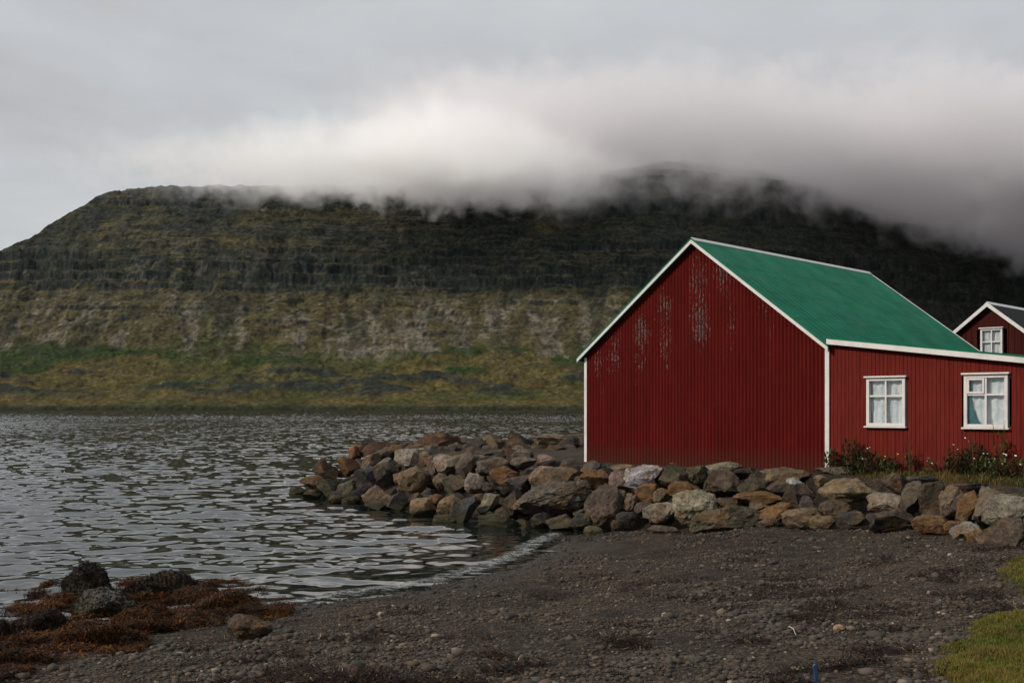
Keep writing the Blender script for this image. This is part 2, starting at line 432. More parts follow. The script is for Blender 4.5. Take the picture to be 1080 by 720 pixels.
# ------------------------------------------------------------------ mountain across the fjord
def build_mountain():
    ks = np.linspace(-.80, .80, 1500)
    dd = np.concatenate([np.linspace(0, 30, 16)[:-1], np.linspace(30, 230, 70)[:-1], np.linspace(230, 800, 270)[:-1], np.linspace(800, 1500, 60)])
    # columns are spaced by bearing, rows by distance from the far shore
    Kc, Dr = np.meshgrid(ks, dd)
    Xs = Kc * 2300
    shore = 1840 + .75 * np.maximum(0, Xs - 350) + 22 * (fbm(Xs / 260, Xs * 0, 3, 2) - .5)
    Y = shore + Dr
    X = Kc * (2300 + (Y - 2300) * .9)
    warp = 90 * (fbm(X / 420, Dr / 300, 3, 4) - .5)
    # gullies run down the slope
    gx = (X + warp * 1.0 + .10 * Dr)
    rid = 1 - np.abs(2 * fbm(gx / 62, Dr / 900, 3, 8) - 1)
    rid2 = 1 - np.abs(2 * fbm(gx / 21, Dr / 420, 3, 9) - 1)
    bulk = fbm(X / 600, Dr / 500, 3, 6) - .5
    up = sstep(170, 330, Dr)
    De = Dr + bulk * 80 * sstep(30, 200, Dr) - (rid - .5) * 11 * up - (rid2 - .5) * 2 * up + (fbm(X / 55, Dr / 38, 4, 18) - .5) * 26 * up
    # profile: shore bluff, pasture, scree, upper slope, rim
    pd = [-60, 0, 10, 60, 205, 300, 470, 520, 575, 640, 700, 742, 800, 1500]
    ph = [0, 0.0, 9, 28, 86, 138, 255, 320, 372, 424, 478, 526, 540, 560]
    H = np.interp(De, pd, ph)
    # right-hand mountain is taller
    tier = sstep(-220, 560, X) * (1 - .55 * sstep(700, 1500, X))
    H2 = np.interp(De, [0, 640, 690, 700, 760, 770, 850, 862, 960, 1100, 1300, 1500], [0, 430, 470, 500, 535, 570, 600, 615, 645, 660, 668, 672])
    H = np.where(De > 560, H * (1 - tier) + np.maximum(H, H2) * tier, H)
    # basalt beds: thin level cliffs that come and go along the slope
    def beds(H, per, ph_, m_):
        q = H / per + ph_; f = q - np.floor(q)
        st = sstep(.30, .62, f)
        return m_ * per * (st - f)
    wv = (fbm(X / 700, X * 0, 2, 51) - .5) * 1.2 + .10 * (fbm(X / 40, Dr / 40, 3, 52) - .5)
    zone = .25 + .75 * np.maximum(sstep(248, 275, H) * sstep(362, 338, H), sstep(452, 480, H))
    m1 = zone * sstep(.40, .60, fbm(X / 150, H / 14., 4, 53)) * sstep(90, 150, H)
    m2 = sstep(.42, .62, fbm(X / 60, H / 7., 4, 54)) * sstep(120, 200, H) * (.35 + .65 * zone)
    H = H + beds(H, 25., wv, m1 * .95)
    H = H + beds(H, 9., wv * 2, m2 * .8)
    # pasture benches and dark bluffs
    b = fbm(X / 130, Dr / 45, 4, 21)
    H += sstep(20, 60, Dr) * sstep(260, 160, Dr) * (b - .5) * 26
    H += (fbm(X / 38, Dr / 30, 4, 12) - .5) * 15 * sstep(20, 120, Dr)
    H += (fbm(X / 9, Dr / 9, 2, 14) - .5) * 4 * sstep(20, 120, Dr)
    # end of the ridge on the left
    capx = np.array([-2600, -1620, -1420, -1240, -1135, -1070, -1050, -1034, -998, -964, -890, -710, -300, 3000])
    caph = np.array([100, 185, 240, 292, 342, 386, 420, 445, 478, 510, 532, 545, 640, 3000])
    cap = np.interp(X + 12 * (fbm(X / 30, Dr / 60, 3, 40) - .5), capx, caph) + (fbm(X / 22, Dr / 40, 3, 41) - .5) * 8
    H = np.minimum(H, cap)
    H = np.where(Dr <= 0.1, -3, np.maximum(H, -3))
    # base colours by what grows or lies there
    gy = np.gradient(H, axis=0) / np.maximum(np.gradient(Y, axis=0), .5)
    steep = sstep(1.0, 1.9, np.abs(gy))
    n1 = fbm(X / 90, Dr / 60, 4, 30); n2 = fbm(X / 18, Dr / 14, 4, 33); n3 = fbm(gx / 30, Dr / 150, 4, 36); n4 = fbm(X / 240, H / 12., 4, 39)
    def L(a, b_, t): return a + (b_ - a) * t[..., None]
    C = lambda *c: np.array(c, float)
    straw = C(.080, .066, .024); grass = C(.046, .056, .017); green = C(.024, .040, .012); heath = C(.058, .048, .024)
    rock = C(.019, .026, .026); scree = C(.142, .128, .103); olive = C(.068, .060, .029); darkgrass = C(.028, .031, .020)
    col = L(straw[None, None], grass, sstep(.40, .66, n1 + (n2 - .5) * .45))
    hz = H + (n1 - .5) * 70
    col = L(col, heath, sstep(.48, .62, n2) * .55)
    col = L(col, green, sstep(70, 92, hz) * sstep(150, 105, hz) * sstep(.38, .55, fbm(X / 150, Dr / 70, 3, 46) + .12 * sstep(-500, -900, X)))
    col = L(col, olive, sstep(105, 150, hz))
    # pale scree fans
    fans = sstep(.50, .64, n3 + (n2 - .5) * .55) * sstep(95, 130, hz) * sstep(275, 215, H + (n3 - .5) * 90)
    col = L(col, scree, fans * (.45 + .55 * n2))
    dk = sstep(.55, .72, fbm(gx / 34, Dr / 80, 4, 61)) * sstep(100, 150, H)
    col = L(col, C(.030, .032, .022), dk * .8)
    # upper slopes: brown-olive with bare rock showing in level bands
    upz = sstep(345, 380, H)
    col = L(col, L(olive[None, None] * 1.0, darkgrass, sstep(.35, .6, n1)), upz)
    strata = sstep(.56, .66, n4) * sstep(230, 280, H)
    col = L(col, rock * 1.15, strata * .75)
    col = L(col, rock, steep * sstep(8, 24, H + 8))
    cliffband = np.maximum(sstep(250, 268, H) * sstep(356, 338, H), .8 * sstep(455, 490, H)) * sstep(.46, .60, fbm(X / 90, H / 5., 4, 71) )
    col = L(col, rock, cliffband * .8)
    col = L(col, C(.024, .030, .018), sstep(12, 4, H))
    right = sstep(150, 700, X) * sstep(60, 220, H)
    col = L(col, L(rock[None, None] * 1.1, darkgrass * np.array([1., 1.1, 1.25]), sstep(.4, .62, n2)), right * .8)
    # thin ledges and runnels
    led = 1 - np.abs(2 * fbm(X / 130, (H + 14 * n1) / 6.5, 3, 91) - 1)
    col = L(col, rock * 1.1, sstep(.84, .93, led) * sstep(90, 130, H) * sstep(.36, .52, fbm(X / 60, H / 10, 3, 92)) * (.35 + .55 * sstep(225, 260, H)))
    col = L(col, C(.105, .092, .058), sstep(.86, .95, 1 - np.abs(2 * fbm(X / 130, (H + 14 * n1 + 3.2) / 6.5, 3, 91) - 1)) * sstep(110, 150, H) * .30)
    run = 1 - np.abs(2 * fbm((X + warp * .6 + .18 * Dr) / 48, Dr / 420, 4, 93) - 1)
    col = L(col, C(.026, .030, .022), sstep(.90, .97, run) * sstep(70, 120, H) * sstep(470, 400, H) * .45)
    bl = sstep(.53, .63, b) * sstep(18, 40, H) * sstep(95, 70, H)
    col = L(col, C(.024, .030, .024), bl)
    col *= .74 * ((.40 + 1.2 * fbm(X / 5, Dr / 5, 2, 80)) * (.55 + .9 * fbm(X / 17, Dr / 13, 3, 81)))[..., None]
    V = np.stack([X, Y, H], -1).reshape(-1, 3)
    ny, nx = X.shape; idx = np.arange(nx * ny).reshape(ny, nx)
    Fc = np.stack([idx[:-1, :-1], idx[:-1, 1:], idx[1:, 1:], idx[1:, :-1]], -1).reshape(-1, 4)
    m = NT('hillside', .95, .1)
    v = m.coord('World')
    c = m.mix(1, m.attr(), m.ramp(m.noise(m.coord('World', (.1, .1, .16)), 1.2, 6, .7), [(.3, .55), (.7, 1.45)]), 'MULTIPLY')
    m.color(c); m.bump(m.noise(v, .16, 6, .7), .8, 5)
    o = new_mesh('hills', V, Fc, m.m, smooth=False, col=col.reshape(-1, 3)); tag(o, kind='structure')
build_mountain()

# ------------------------------------------------------------------ clouds over the mountain (volumes)
def cloud_tree(name, aniso):
    m = bpy.data.materials.new(name); m.use_nodes = True
    t = m.node_tree; t.nodes.clear(); nt = NT.__new__(NT); nt.m = m; nt.t = t; nt.n = t.nodes; nt.l = t.links
    out = nt.node('ShaderNodeOutputMaterial'); pv = nt.node('ShaderNodeVolumePrincipled')
    nt.link(pv.outputs[0], out.inputs['Volume'])
    pv.inputs['Color'].default_value = (1, 1, 1, 1); pv.inputs['Anisotropy'].default_value = aniso
    return nt, pv
def curve(nt, x, pts):
    lo, hi = pts[0][0], pts[-1][0]
    return nt.ramp(nt.math('DIVIDE', nt.math('SUBTRACT', x, lo), hi - lo), [((p - lo) / (hi - lo), q) for p, q in pts])
def sat(nt, x): return nt.math('MINIMUM', nt.math('MAXIMUM', x, 0.), 1.)
def fog_noise(nt, sc, amp, det=4, zs=1.5):
    return nt.math('MULTIPLY', nt.math('SUBTRACT', nt.noise(nt.coord('World', (.001, .001, .001 * zs)), sc, det, .6, .3), .5), amp)

def build_veil():
    s = MB(); s.box(-420, 2300, 2200, 3100, 330, 800)
    nt, pv = cloud_tree('cloud_veil', .3); pv.inputs['Color'].default_value = (.865, .855, .868, 1)  # albedo greyed to give the look of cloud in deep shadow
    xs = nt.sep(nt.coord('World', (.001, .001, .001))); X, Y, Z = xs[0], xs[1], xs[2]
    base = curve(nt, X, VEIL_BASE); width = curve(nt, X, VEIL_W)
    nn = nt.math('ADD', fog_noise(nt, 4.5, .28, 3), fog_noise(nt, 15, .30, 6, 1.))
    k = sat(nt, nt.math('DIVIDE', nt.math('ADD', nt.math('SUBTRACT', Z, base), nn), width))
    k = nt.math('POWER', k, 1.6)
    k = nt.math('MULTIPLY', k, curve(nt, X, [(-.42, 0), (-.1, .8), (.12, 1), (2.0, 1), (2.25, 0)]))
    k = nt.math('MULTIPLY', k, curve(nt, Y, [(2.22, 0), (2.4, 1), (2.95, 1), (3.1, 0)]))
    k = nt.math('MULTIPLY', k, curve(nt, nt.math('ADD', Z, nn), VEIL_TOP))
    nt.link(nt.math('MULTIPLY', k, VEIL_D), pv.inputs['Density'])
    o = s.build('cloud', nt.m); tag(o, 'thin grey cloud veil hiding the summit on the right', 'cloud', kind='stuff')

def build_bank():
    s = MB(); s.box(-1150, 330, 2080, 2640, 420, 680)
    nt, pv = cloud_tree('cloud_bank', .3)
    xs = nt.sep(nt.coord('World', (.001, .001, .001))); X, Y, Z = xs[0], xs[1], xs[2]
    nn = nt.math('ADD', fog_noise(nt, 7, .18, 3), fog_noise(nt, 22, .17, 6, 1.))
    bot = nt.math('SUBTRACT', nt.math('ADD', Z, nn), curve(nt, X, BANK_BOT))
    top = nt.math('SUBTRACT', curve(nt, X, BANK_TOP), nt.math('ADD', Z, nt.math('MULTIPLY', nn, .9)))
    k = nt.math('MULTIPLY', sat(nt, nt.math('DIVIDE', bot, .04)), sat(nt, nt.math('DIVIDE', top, .17)))
    yy = nt.math('ADD', Y, nt.math('MULTIPLY', nn, .8))
    k = nt.math('MULTIPLY', k, curve(nt, yy, [(2.12, 0), (2.24, 1), (2.5, 1), (2.62, 0)]))
    k = nt.math('MULTIPLY', k, curve(nt, nt.math('ADD', X, nn), BANK_X))
    nt.link(nt.math('MULTIPLY', k, BANK_D), pv.inputs['Density'])
    o = s.build('cloud', nt.m); tag(o, 'bright white low cloud bank lying along the rim of the mountain', 'cloud', kind='stuff')
VEIL_BASE = [(-.42, .49), (.0, .47), (.14, .465), (.30, .475), (.5, .485), (.72, .49), (.95, .455), (1.25, .405), (1.9, .31), (2.3, .3)]
VEIL_W = [(-.42, .09), (.14, .16), (.3, .17), (.6, .15), (.9, .10), (1.3, .08), (2.3, .08)]
VEIL_TOP = [(.33, 1), (.58, 1), (.70, .45), (.76, .12), (.80, 0)]
VEIL_D = .015
BANK_BOT = [(-1.15, .525), (-.8, .495), (-.3, .472), (.1, .452), (.33, .46)]
BANK_TOP = [(-1.15, .54), (-.8, .575), (-.4, .615), (-.15, .645), (.05, .615), (.33, .49)]
BANK_X = [(-1.15, 0), (-.95, .3), (-.4, .8), (-.1, 1), (.10, 1), (.30, 0)]
BANK_D = .030
build_veil()
build_bank()

# ------------------------------------------------------------------ red building with the green roof
TH = math.atan2(-.698, .716)
HO = Vector((7.84, 27.1, 1.62))         # foot of the white corner board
W, LEN = 7.85, 10.1                     # gable width, ridge length
RIDGE_X, RIDGE_Z, EAVE_Z = -W / 2, 6.20, 3.22
SL = (RIDGE_Z - EAVE_Z) / (W / 2)

def roofline(x): return RIDGE_Z - SL * abs(x - RIDGE_X)
def lean_top(x): return 3.26 - .13 * x

def board_wall(name, x0, x1, top, holes, mat, parent, pitch=.112, groove=.013, deep=.014, bottom=-.12, y=0., batten=False):
    """vertical boarding, cut round window openings"""
    s = MB(); n = max(1, round((x1 - x0) / pitch)); p = (x1 - x0) / n
    r = random.Random(5)
    def strip(a, b, z0, z1f, yy):
        for (pa, pb, ya, yb) in ((a, a + groove, yy + deep, yy), (a + groove, b - groove * .2, yy, yy), (b - groove * .2, b, yy, yy + deep)):
            q = len(s.v)
            s.v += [(pa, ya, z0), (pb, yb, z0), (pb, yb, z1f(pb)), (pa, ya, z1f(pa))]; s.f.append([q, q+1, q+2, q+3])
    for i in range(n):
        a, b = x0 + i * p, x0 + (i + 1) * p
        yy = y + r.uniform(-.003, .003)
        h = [g for g in holes if a < g[1] and b > g[0]]
        if not h: strip(a, b, bottom, top, yy)
        else:
            g = h[0]; strip(a, b, bottom, lambda q: g[2], yy); strip(a, b, g[3], top, yy)
        if batten and not h:
            q = len(s.v); w = .022
            s.box(a - w, a + w, yy - .022, yy + .01, bottom, top(a) - .03)
    o = s.build(name, mat, parent)
    return o

def window(parent, x0, x1, z0, z1, y, rows, sash=False, teal=False, split=True, curtain_seed=1):
    """rows = height fraction of the crossbar"""
    ft = .072; yo = y - .045
    s = MB()
    s.box(x0, x0 + ft, yo, y + .09, z0, z1); s.box(x1 - ft, x1, yo, y + .09, z0, z1)
    s.box(x0 + ft, x1 - ft, yo + .002, y + .09, z1 - ft, z1); s.box(x0 + ft, x1 - ft, yo + .002, y + .09, z0, z0 + ft)
    w = s.build('window', M['white'], parent, .004)
    a, b, c, d = x0 + ft, x1 - ft, z0 + ft, z1 - ft
    zm = c + (d - c) * rows; xm = (a + b) / 2; bw = .022
    s = MB(); s.box(xm - bw, xm + bw, yo + .018, y + .05, c, d); s.box(a, xm - bw, yo + .022, y + .05, zm - bw, zm + bw); s.box(xm + bw, b, yo + .022, y + .05, zm - bw, zm + bw)
    s.build('glazing_bar', M['white'], w, .002)
    s = MB(); s.box(x0 - .045, x1 + .045, yo - .055, y - .004, z1 + .002, z1 + .045); s.build('lintel', M['white'], w, .006)
    s = MB(); s.box(x0 - .04, x1 + .04, yo - .06, y - .004, z0 - .042, z0 - .002); s.build('sill', M['white'], w, .006)
    for (pa, pb) in ((a, xm), (xm, b)):
        for (qa, qb) in ((c, zm), (zm, d)):
            s = MB(); q = 0
            s.v += [(pa + .004, y + .012, qa + .004), (pb - .004, y + .012, qa + .004), (pb - .004, y + .012, qb - .004), (pa + .004, y + .012, qb - .004)]; s.f.append([0, 1, 2, 3])
            s.build('pane', M['glass'], w)
    if sash:
        s = MB(); e = .045
        sa, sb, sc, sd = a + .004, xm - bw - .002, zm + bw + .002, d - .004
        s.box(sa, sa + e, yo - .004, yo + .05, sc, sd); s.box(sb - e, sb, yo - .004, yo + .05, sc, sd)
        s.box(sa + e, sb - e, yo - .002, yo + .05, sc, sc + e); s.box(sa + e, sb - e, yo - .002, yo + .05, sd - e, sd)
        s.build('sash', M['white'], w, .003)
    # curtain hanging inside
    nx, nz = 40, 24
    u = np.linspace(0, 1, nx); t = np.linspace(0, 1, nz)
    U, T = np.meshgrid(u, t)
    gx = U + (.05 * (fbm(U * 3, T * 3, 3, curtain_seed) - .5))
    fold = .018 * np.sin(U * 31 + 3 * fbm(U * 2, T * 2.5, 3, curtain_seed + 3)) + .05 * (fbm(U * 3.2 + T * 1.2, T * 1.7, 3, curtain_seed + 5) - .5)
    V = np.stack([a - .02 + (b - a + .04) * gx, y + .10 + fold, c - .03 + (d - c + .06) * T], -1).reshape(-1, 3)
    idx = np.arange(nx * nz).reshape(nz, nx)
    Fc = np.stack([idx[:-1, :-1], idx[:-1, 1:], idx[1:, 1:], idx[1:, :-1]], -1).reshape(-1, 4)
    new_mesh('curtain', V, Fc, M['curtain'], w, smooth=True)
    if teal:
        P = [(a - .01, c - .02), (a + .30, c - .02), (a + .17, c + .16), (a + .09, c + .40), (a + .06, zm), (a + .10, zm + .06), (a + .02, zm + .2), (a - .01, zm + .22)]
        s = MB(); s.prism(P, y + .035, y + .05); s.build('blind', M['teal_cloth'], w)
    return w

def build_main_house():
    h = empty('house', HO, TH)
    tag(h, 'big red corrugated boathouse with bright green roof and plank lean-to by the shore', 'house')
    # corrugated gable
    per, amp = .108, .042
    n = int(W / per); per = W / n
    prof = [(0, 0), (.14, 0), (.28, 1), (.72, 1), (.86, 0)]
    xs = []; yy = []
    for i in range(n):
        for (p, q) in prof: xs.append(-W + (i + p) * per); yy.append(-amp * q)
    xs.append(0); yy.append(0)
    xs = np.array(xs); yy = np.array(yy)
    zt = np.array([roofline(x) - .05 for x in xs])
    rows = 24
    V = []; pe = []
    for r in range(rows + 1):
        t = r / rows
        for x, y, z in zip(xs, yy, zt): V.append((x, y - .015, -.15 + (z + .15) * t))
    V = np.array(V); nx = len(xs); idx = np.arange(len(V)).reshape(rows + 1, nx)
    Fc = np.stack([idx[:-1, :-1], idx[:-1, 1:], idx[1:, 1:], idx[1:, :-1]], -1).reshape(-1, 4)
    o = new_mesh('gable_wall', V, Fc, M['gable_red'], h)
    # where the paint has flaked: upper left and middle, in hanging patches (photo: under the verge)
    at = o.data.attributes.new('Peel', 'FLOAT', 'POINT')
    patches = [(-6.75, 3.15, .28, .75, 1.0), (-5.75, 3.75, .26, .45, 1.25), (-5.8, 2.95, .22, .35, 1.0), (-4.95, 4.4, .28, .5, 1.1), (-4.9, 3.4, .28, .9, .95), (-3.8, 5.0, .30, .75, 1.1), (-3.75, 3.9, .26, .6, 1.3), (-3.0, 5.2, .28, .55, 1.15), (-2.75, 3.9, .22, .9, .85), (-1.75, 4.5, .25, .7, .9), (-1.6, 3.4, .12, .8, .8), (-.8, 3.0, .12, .8, .6), (-.45, 1.2, .2, .5, .5), (-7.35, 2.9, .16, .5, 1.05), (-7.2, 2.0, .12, .5, .8), (-6.0, 2.3, .2, .2, .8)]
    val = np.zeros(len(V))
    for (cx, cz, rx, rz, a) in patches:
        val = np.maximum(val, a * np.exp(-((V[:, 0] - cx) / rx) ** 2 * .32 - ((V[:, 2] - cz) / rz) ** 2 * .4))
    at.data.foreach_set('value', val.astype(np.float32))
    # hidden walls
    s = MB(); s.box(-W, -W + .08, .01, LEN, -.15, EAVE_Z - .1); s.build('side_wall', M['gable_red'], h)
    s = MB(); s.prism([(-W + .1, -.15), (-.02, -.15), (-.02, EAVE_Z - .1), (RIDGE_X, RIDGE_Z - .1), (-W + .1, EAVE_Z - .1)], LEN - .09, LEN - .01); s.build('back_wall', M['gable_red'], h)
    # roof slab: two slopes
    th = .09; ov = .17; f0, f1 = -.20, LEN + .16
    xl = -W - ov; zl = roofline(xl); xr = .12; zr = roofline(xr)
    s = MB()
    s.prism([(xl, zl), (RIDGE_X, RIDGE_Z), (xr, zr), (xr, zr - th), (RIDGE_X, RIDGE_Z - th * 1.25), (xl, zl - th)][::-1], f0, f1)
    r = s.build('roof', M['roof'], h)
    # overlapping roof sheets on both slopes (low steps parallel with the ridge) and upstanding ribs
    s = MB(); ns = 4
    for side in (-1, 1):
        xe = xl if side < 0 else xr
        for j in range(ns):
            a0 = RIDGE_X + (xe - RIDGE_X) * (j / ns); a1 = RIDGE_X + (xe - RIDGE_X) * ((j + 1) / ns + (.006 if j < ns - 1 else 0))
            lift0, lift1 = .006, .011
            pr = [(a0, roofline(a0) + lift0), (a1, roofline(a1) + lift1), (a1, roofline(a1) + .003), (a0, roofline(a0) + .001)]
            s.prism(pr, f0 + .006, f1 - .006)
    s.build('roof_sheet', M['roof'], r)
    s = MB(); nr = 34
    for side in (-1, 1):
        xe = xl if side < 0 else xr
        for i in range(1, nr):
            yy = f0 + (f1 - f0) * i / nr; q = len(s.v); wv = .018
            for (xx, dz) in ((RIDGE_X + side * .12, .006), (xe, .020)):
                z = roofline(xx) + dz
                s.v += [(xx, yy - wv, z), (xx, yy, z + .007), (xx, yy + wv, z)]
            s.f += [[q, q+1, q+4, q+3], [q+1, q+2, q+5, q+4]]
    s.build('roof_rib', M['roof'], r)
    s = MB(); w_ = .075
    s.prism([(RIDGE_X - w_, roofline(RIDGE_X - w_) + .028), (RIDGE_X, RIDGE_Z + .05), (RIDGE_X + w_, roofline(RIDGE_X + w_) + .028), (RIDGE_X + w_, roofline(RIDGE_X + w_) + .012), (RIDGE_X, RIDGE_Z + .03), (RIDGE_X - w_, roofline(RIDGE_X - w_) + .012)], f0 - .01, f1 + .01)
    s.build('ridge_cap', M['white'], r)
    # barge boards front and back
    bh = .120
    for (ya, yb) in ((f0 - .035, f0 - .003), (f1 + .003, f1 + .035)):
        for (xa, xb) in ((xl - .01, RIDGE_X - .001), (RIDGE_X + .001, xr + .01)):
            up = .0 if ya < 0 else .035
            za, zb = roofline(xa), roofline(xb)
            s = MB(); s.prism([(xa, za - bh), (xb, zb - bh), (xb, zb - .012 + up), (xa, za - .012 + up)], ya, yb)
            s.build('barge_board', M['white'], h, .004)
            if ya < 0:      # green metal edge over the board
                s = MB(); s.prism([(xa, za - .010), (xb, zb - .010), (xb, zb + .030), (xa, za + .030)], ya - .012, f0 - .002)
                s.build('verge_flashing', M['roof'], h)
    # eave board on the left
    s = MB(); s.box(xl - .028, xl - .003, f0, f1, zl - .13, zl - .004); s.build('eave_board', M['white'], h)
    # white corner boards
    s = MB(); s.box(-W - .025, -W + .075, -.072, -.04, -.02, roofline(-W + .02) - .13); s.box(-W - .028, -W - .002, -.04, .10, -.02, roofline(-W) - .13); s.build('corner_board', M['white'], h, .004)
    s = MB(); s.box(-.03, .085, -.080, -.042, -.28, EAVE_Z - .02); s.build('corner_board', M['white'], h, .004)
    # plinth
    s = MB(); s.box(-W + .02, -.05, .012, .25, -.7, -.02); s.box(.0, 6.4, .05, .25, -.7, -.10); s.build('plinth', M['concrete'], h)
    # lean-to in the plane of the gable
    LX = 6.4
    wins = [(1.057, 2.022, 1.17, 2.32), (3.397, 4.36, 1.165, 2.345)]
    holes = [(a + .03, b - .03, c + .03, d - .03) for a, b, c, d in wins]
    board_wall('lean_to_wall', .085, LX, lambda x: lean_top(x) - .03, holes, M['plank_red'], h, pitch=.098, groove=.011, deep=.012, y=-.03)
    s = MB(); s.box(LX - .08, LX, .0, LEN, -.12, lean_top(LX) - .03); s.box(.0, LX - .09, LEN - .08, LEN, -.12, lean_top(LX) - .06); s.build('side_wall', M['plank_red'], h)
    s = MB(); s.box(LX - .04, LX + .03, -.075, -.04, -.1, lean_top(LX) - .12); s.build('corner_board', M['white'], h, .004)
    s = MB(); s.box(.14, LX - .1, .55, .60, -.1, lean_top(LX) - .15); s.build('partition', M['interior'], h)
    s = MB(); a, b = .13, LX + .25
    s.prism([(a, lean_top(a) + .07), (a, lean_top(a)), (b, lean_top(b)), (b, lean_top(b) + .07)], -.17, LEN + .1); lr = s.build('lean_to_roof', M['roof'], h)
    s = MB(); s.prism([(.075, lean_top(.075) + .055), (.075, lean_top(.075) - .075), (b, lean_top(b) - .075), (b, lean_top(b) + .055)], -.206, -.173); s.build('fascia', M['white'], h, .004)
    s = MB(); s.prism([(.13, lean_top(.13) + .10), (.13, lean_top(.13) + .058), (b, lean_top(b) + .058), (b, lean_top(b) + .10)], -.215, -.172); s.build('roof_edge', M['roof'], lr)
    w1 = window(h, *wins[0], -.03, .64, curtain_seed=3)
    w2 = window(h, *wins[1], -.03, .64, sash=True, teal=True, curtain_seed=9)
    w2['label'] = 'white window with a small opening sash and a teal blind behind the pane'
    return h
build_main_house()

def build_second_house():
    # gable plane parallel with the first, ridge in line behind it
    loc = Vector((18.25, 41.7, 1.62)); h = empty('house', loc, TH)
    tag(h, 'dark red board-and-batten house with black roof behind the green roofed one', 'house')
    hw = 2.75; rz = CAM + (HY - 319) / F * 41.7 - 1.62; sl = .80; ez = rz - sl * hw; D = 9.
    top = lambda x: rz - sl * abs(x)
    wx0, wx1 = -.32, .50; wz1 = CAM + (HY - 346.5) / F * 41.7 - 1.62; wz0 = wz1 - 1.05
    board_wall('gable_wall', -hw, hw, lambda x: top(x) - .06, [(wx0 + .03, wx1 - .03, wz0 + .03, wz1 - .03)], M['dark_red'], h, pitch=.23, groove=.006, deep=.004, batten=True)
    s = MB(); s.box(-hw, -hw + .08, .01, D, -.1, ez - .1); s.box(hw - .08, hw, .01, D, -.1, ez - .1); s.build('side_wall', M['dark_red'], h)
    s = MB(); s.prism([(-hw + .1, -.1), (hw - .1, -.1), (hw - .1, ez - .1), (0, rz - .12), (-hw + .1, ez - .1)], D - .09, D - .01); s.build('back_wall', M['dark_red'], h)
    s = MB(); s.box(-hw + .1, hw - .1, .6, .65, 0, ez); s.box(-.8, 1., .65, .7, ez, rz - .8); s.build('partition', M['interior'], h)
    xo = hw + .25
    s = MB(); s.prism([(-xo, top(xo)), (0, rz), (xo, top(xo)), (xo, top(xo) - .1), (0, rz - .12), (-xo, top(xo) - .1)], -.2, D + .15); r = s.build('roof', M['black_roof'], h)
    s = MB(); s.prism([(-.12, top(.12) + .012), (0, rz + .03), (.12, top(.12) + .012), (.12, top(.12) + .002), (0, rz + .012), (-.12, top(.12) + .002)], -.21, D + .16); s.build('ridge_cap', M['white'], r)
    for sg in (-1, 1):
        xa, xb = (-xo, -.001) if sg < 0 else (.001, xo)
        s = MB(); s.prism([(xa, top(xa) - .17), (xb, top(xb) - .17), (xb, top(xb) - .005), (xa, top(xa) - .005)], -.24, -.203); s.build('barge_board', M['white'], h, .004)
        s = MB(); s.box(sg * hw - .05, sg * hw + .05, -.05, -.026, -.1, ez - .15); s.build('corner_board', M['white'], h)
    window(h, wx0, wx1, wz0, wz1, 0., .52, curtain_seed=15)
    s = MB(); s.box(-hw + .02, hw - .02, .01, D - .02, -.7, -.11); s.build('plinth', M['concrete'], h)
build_second_house()

# ------------------------------------------------------------------ boulders
PAL = {'grey': (.142, .120, .092), 'dark': (.046, .042, .037), 'brown': (.105, .080, .058), 'tan': (.235, .17, .10), 'orange': (.225, .115, .045),
       'pale': (.30, .26, .205), 'white': (.47, .46, .43), 'olive': (.085, .080, .046), 'blue': (.066, .070, .068), 'pink': (.20, .145, .12), 'rust': (.105, .055, .030)}
WORD = {'grey': 'grey', 'dark': 'blackish', 'brown': 'brown', 'tan': 'tan', 'orange': 'orange', 'pale': 'pale beige', 'white': 'whitish', 'olive': 'mossy olive', 'blue': 'blue-grey', 'pink': 'pinkish', 'rust': 'rust-brown'}
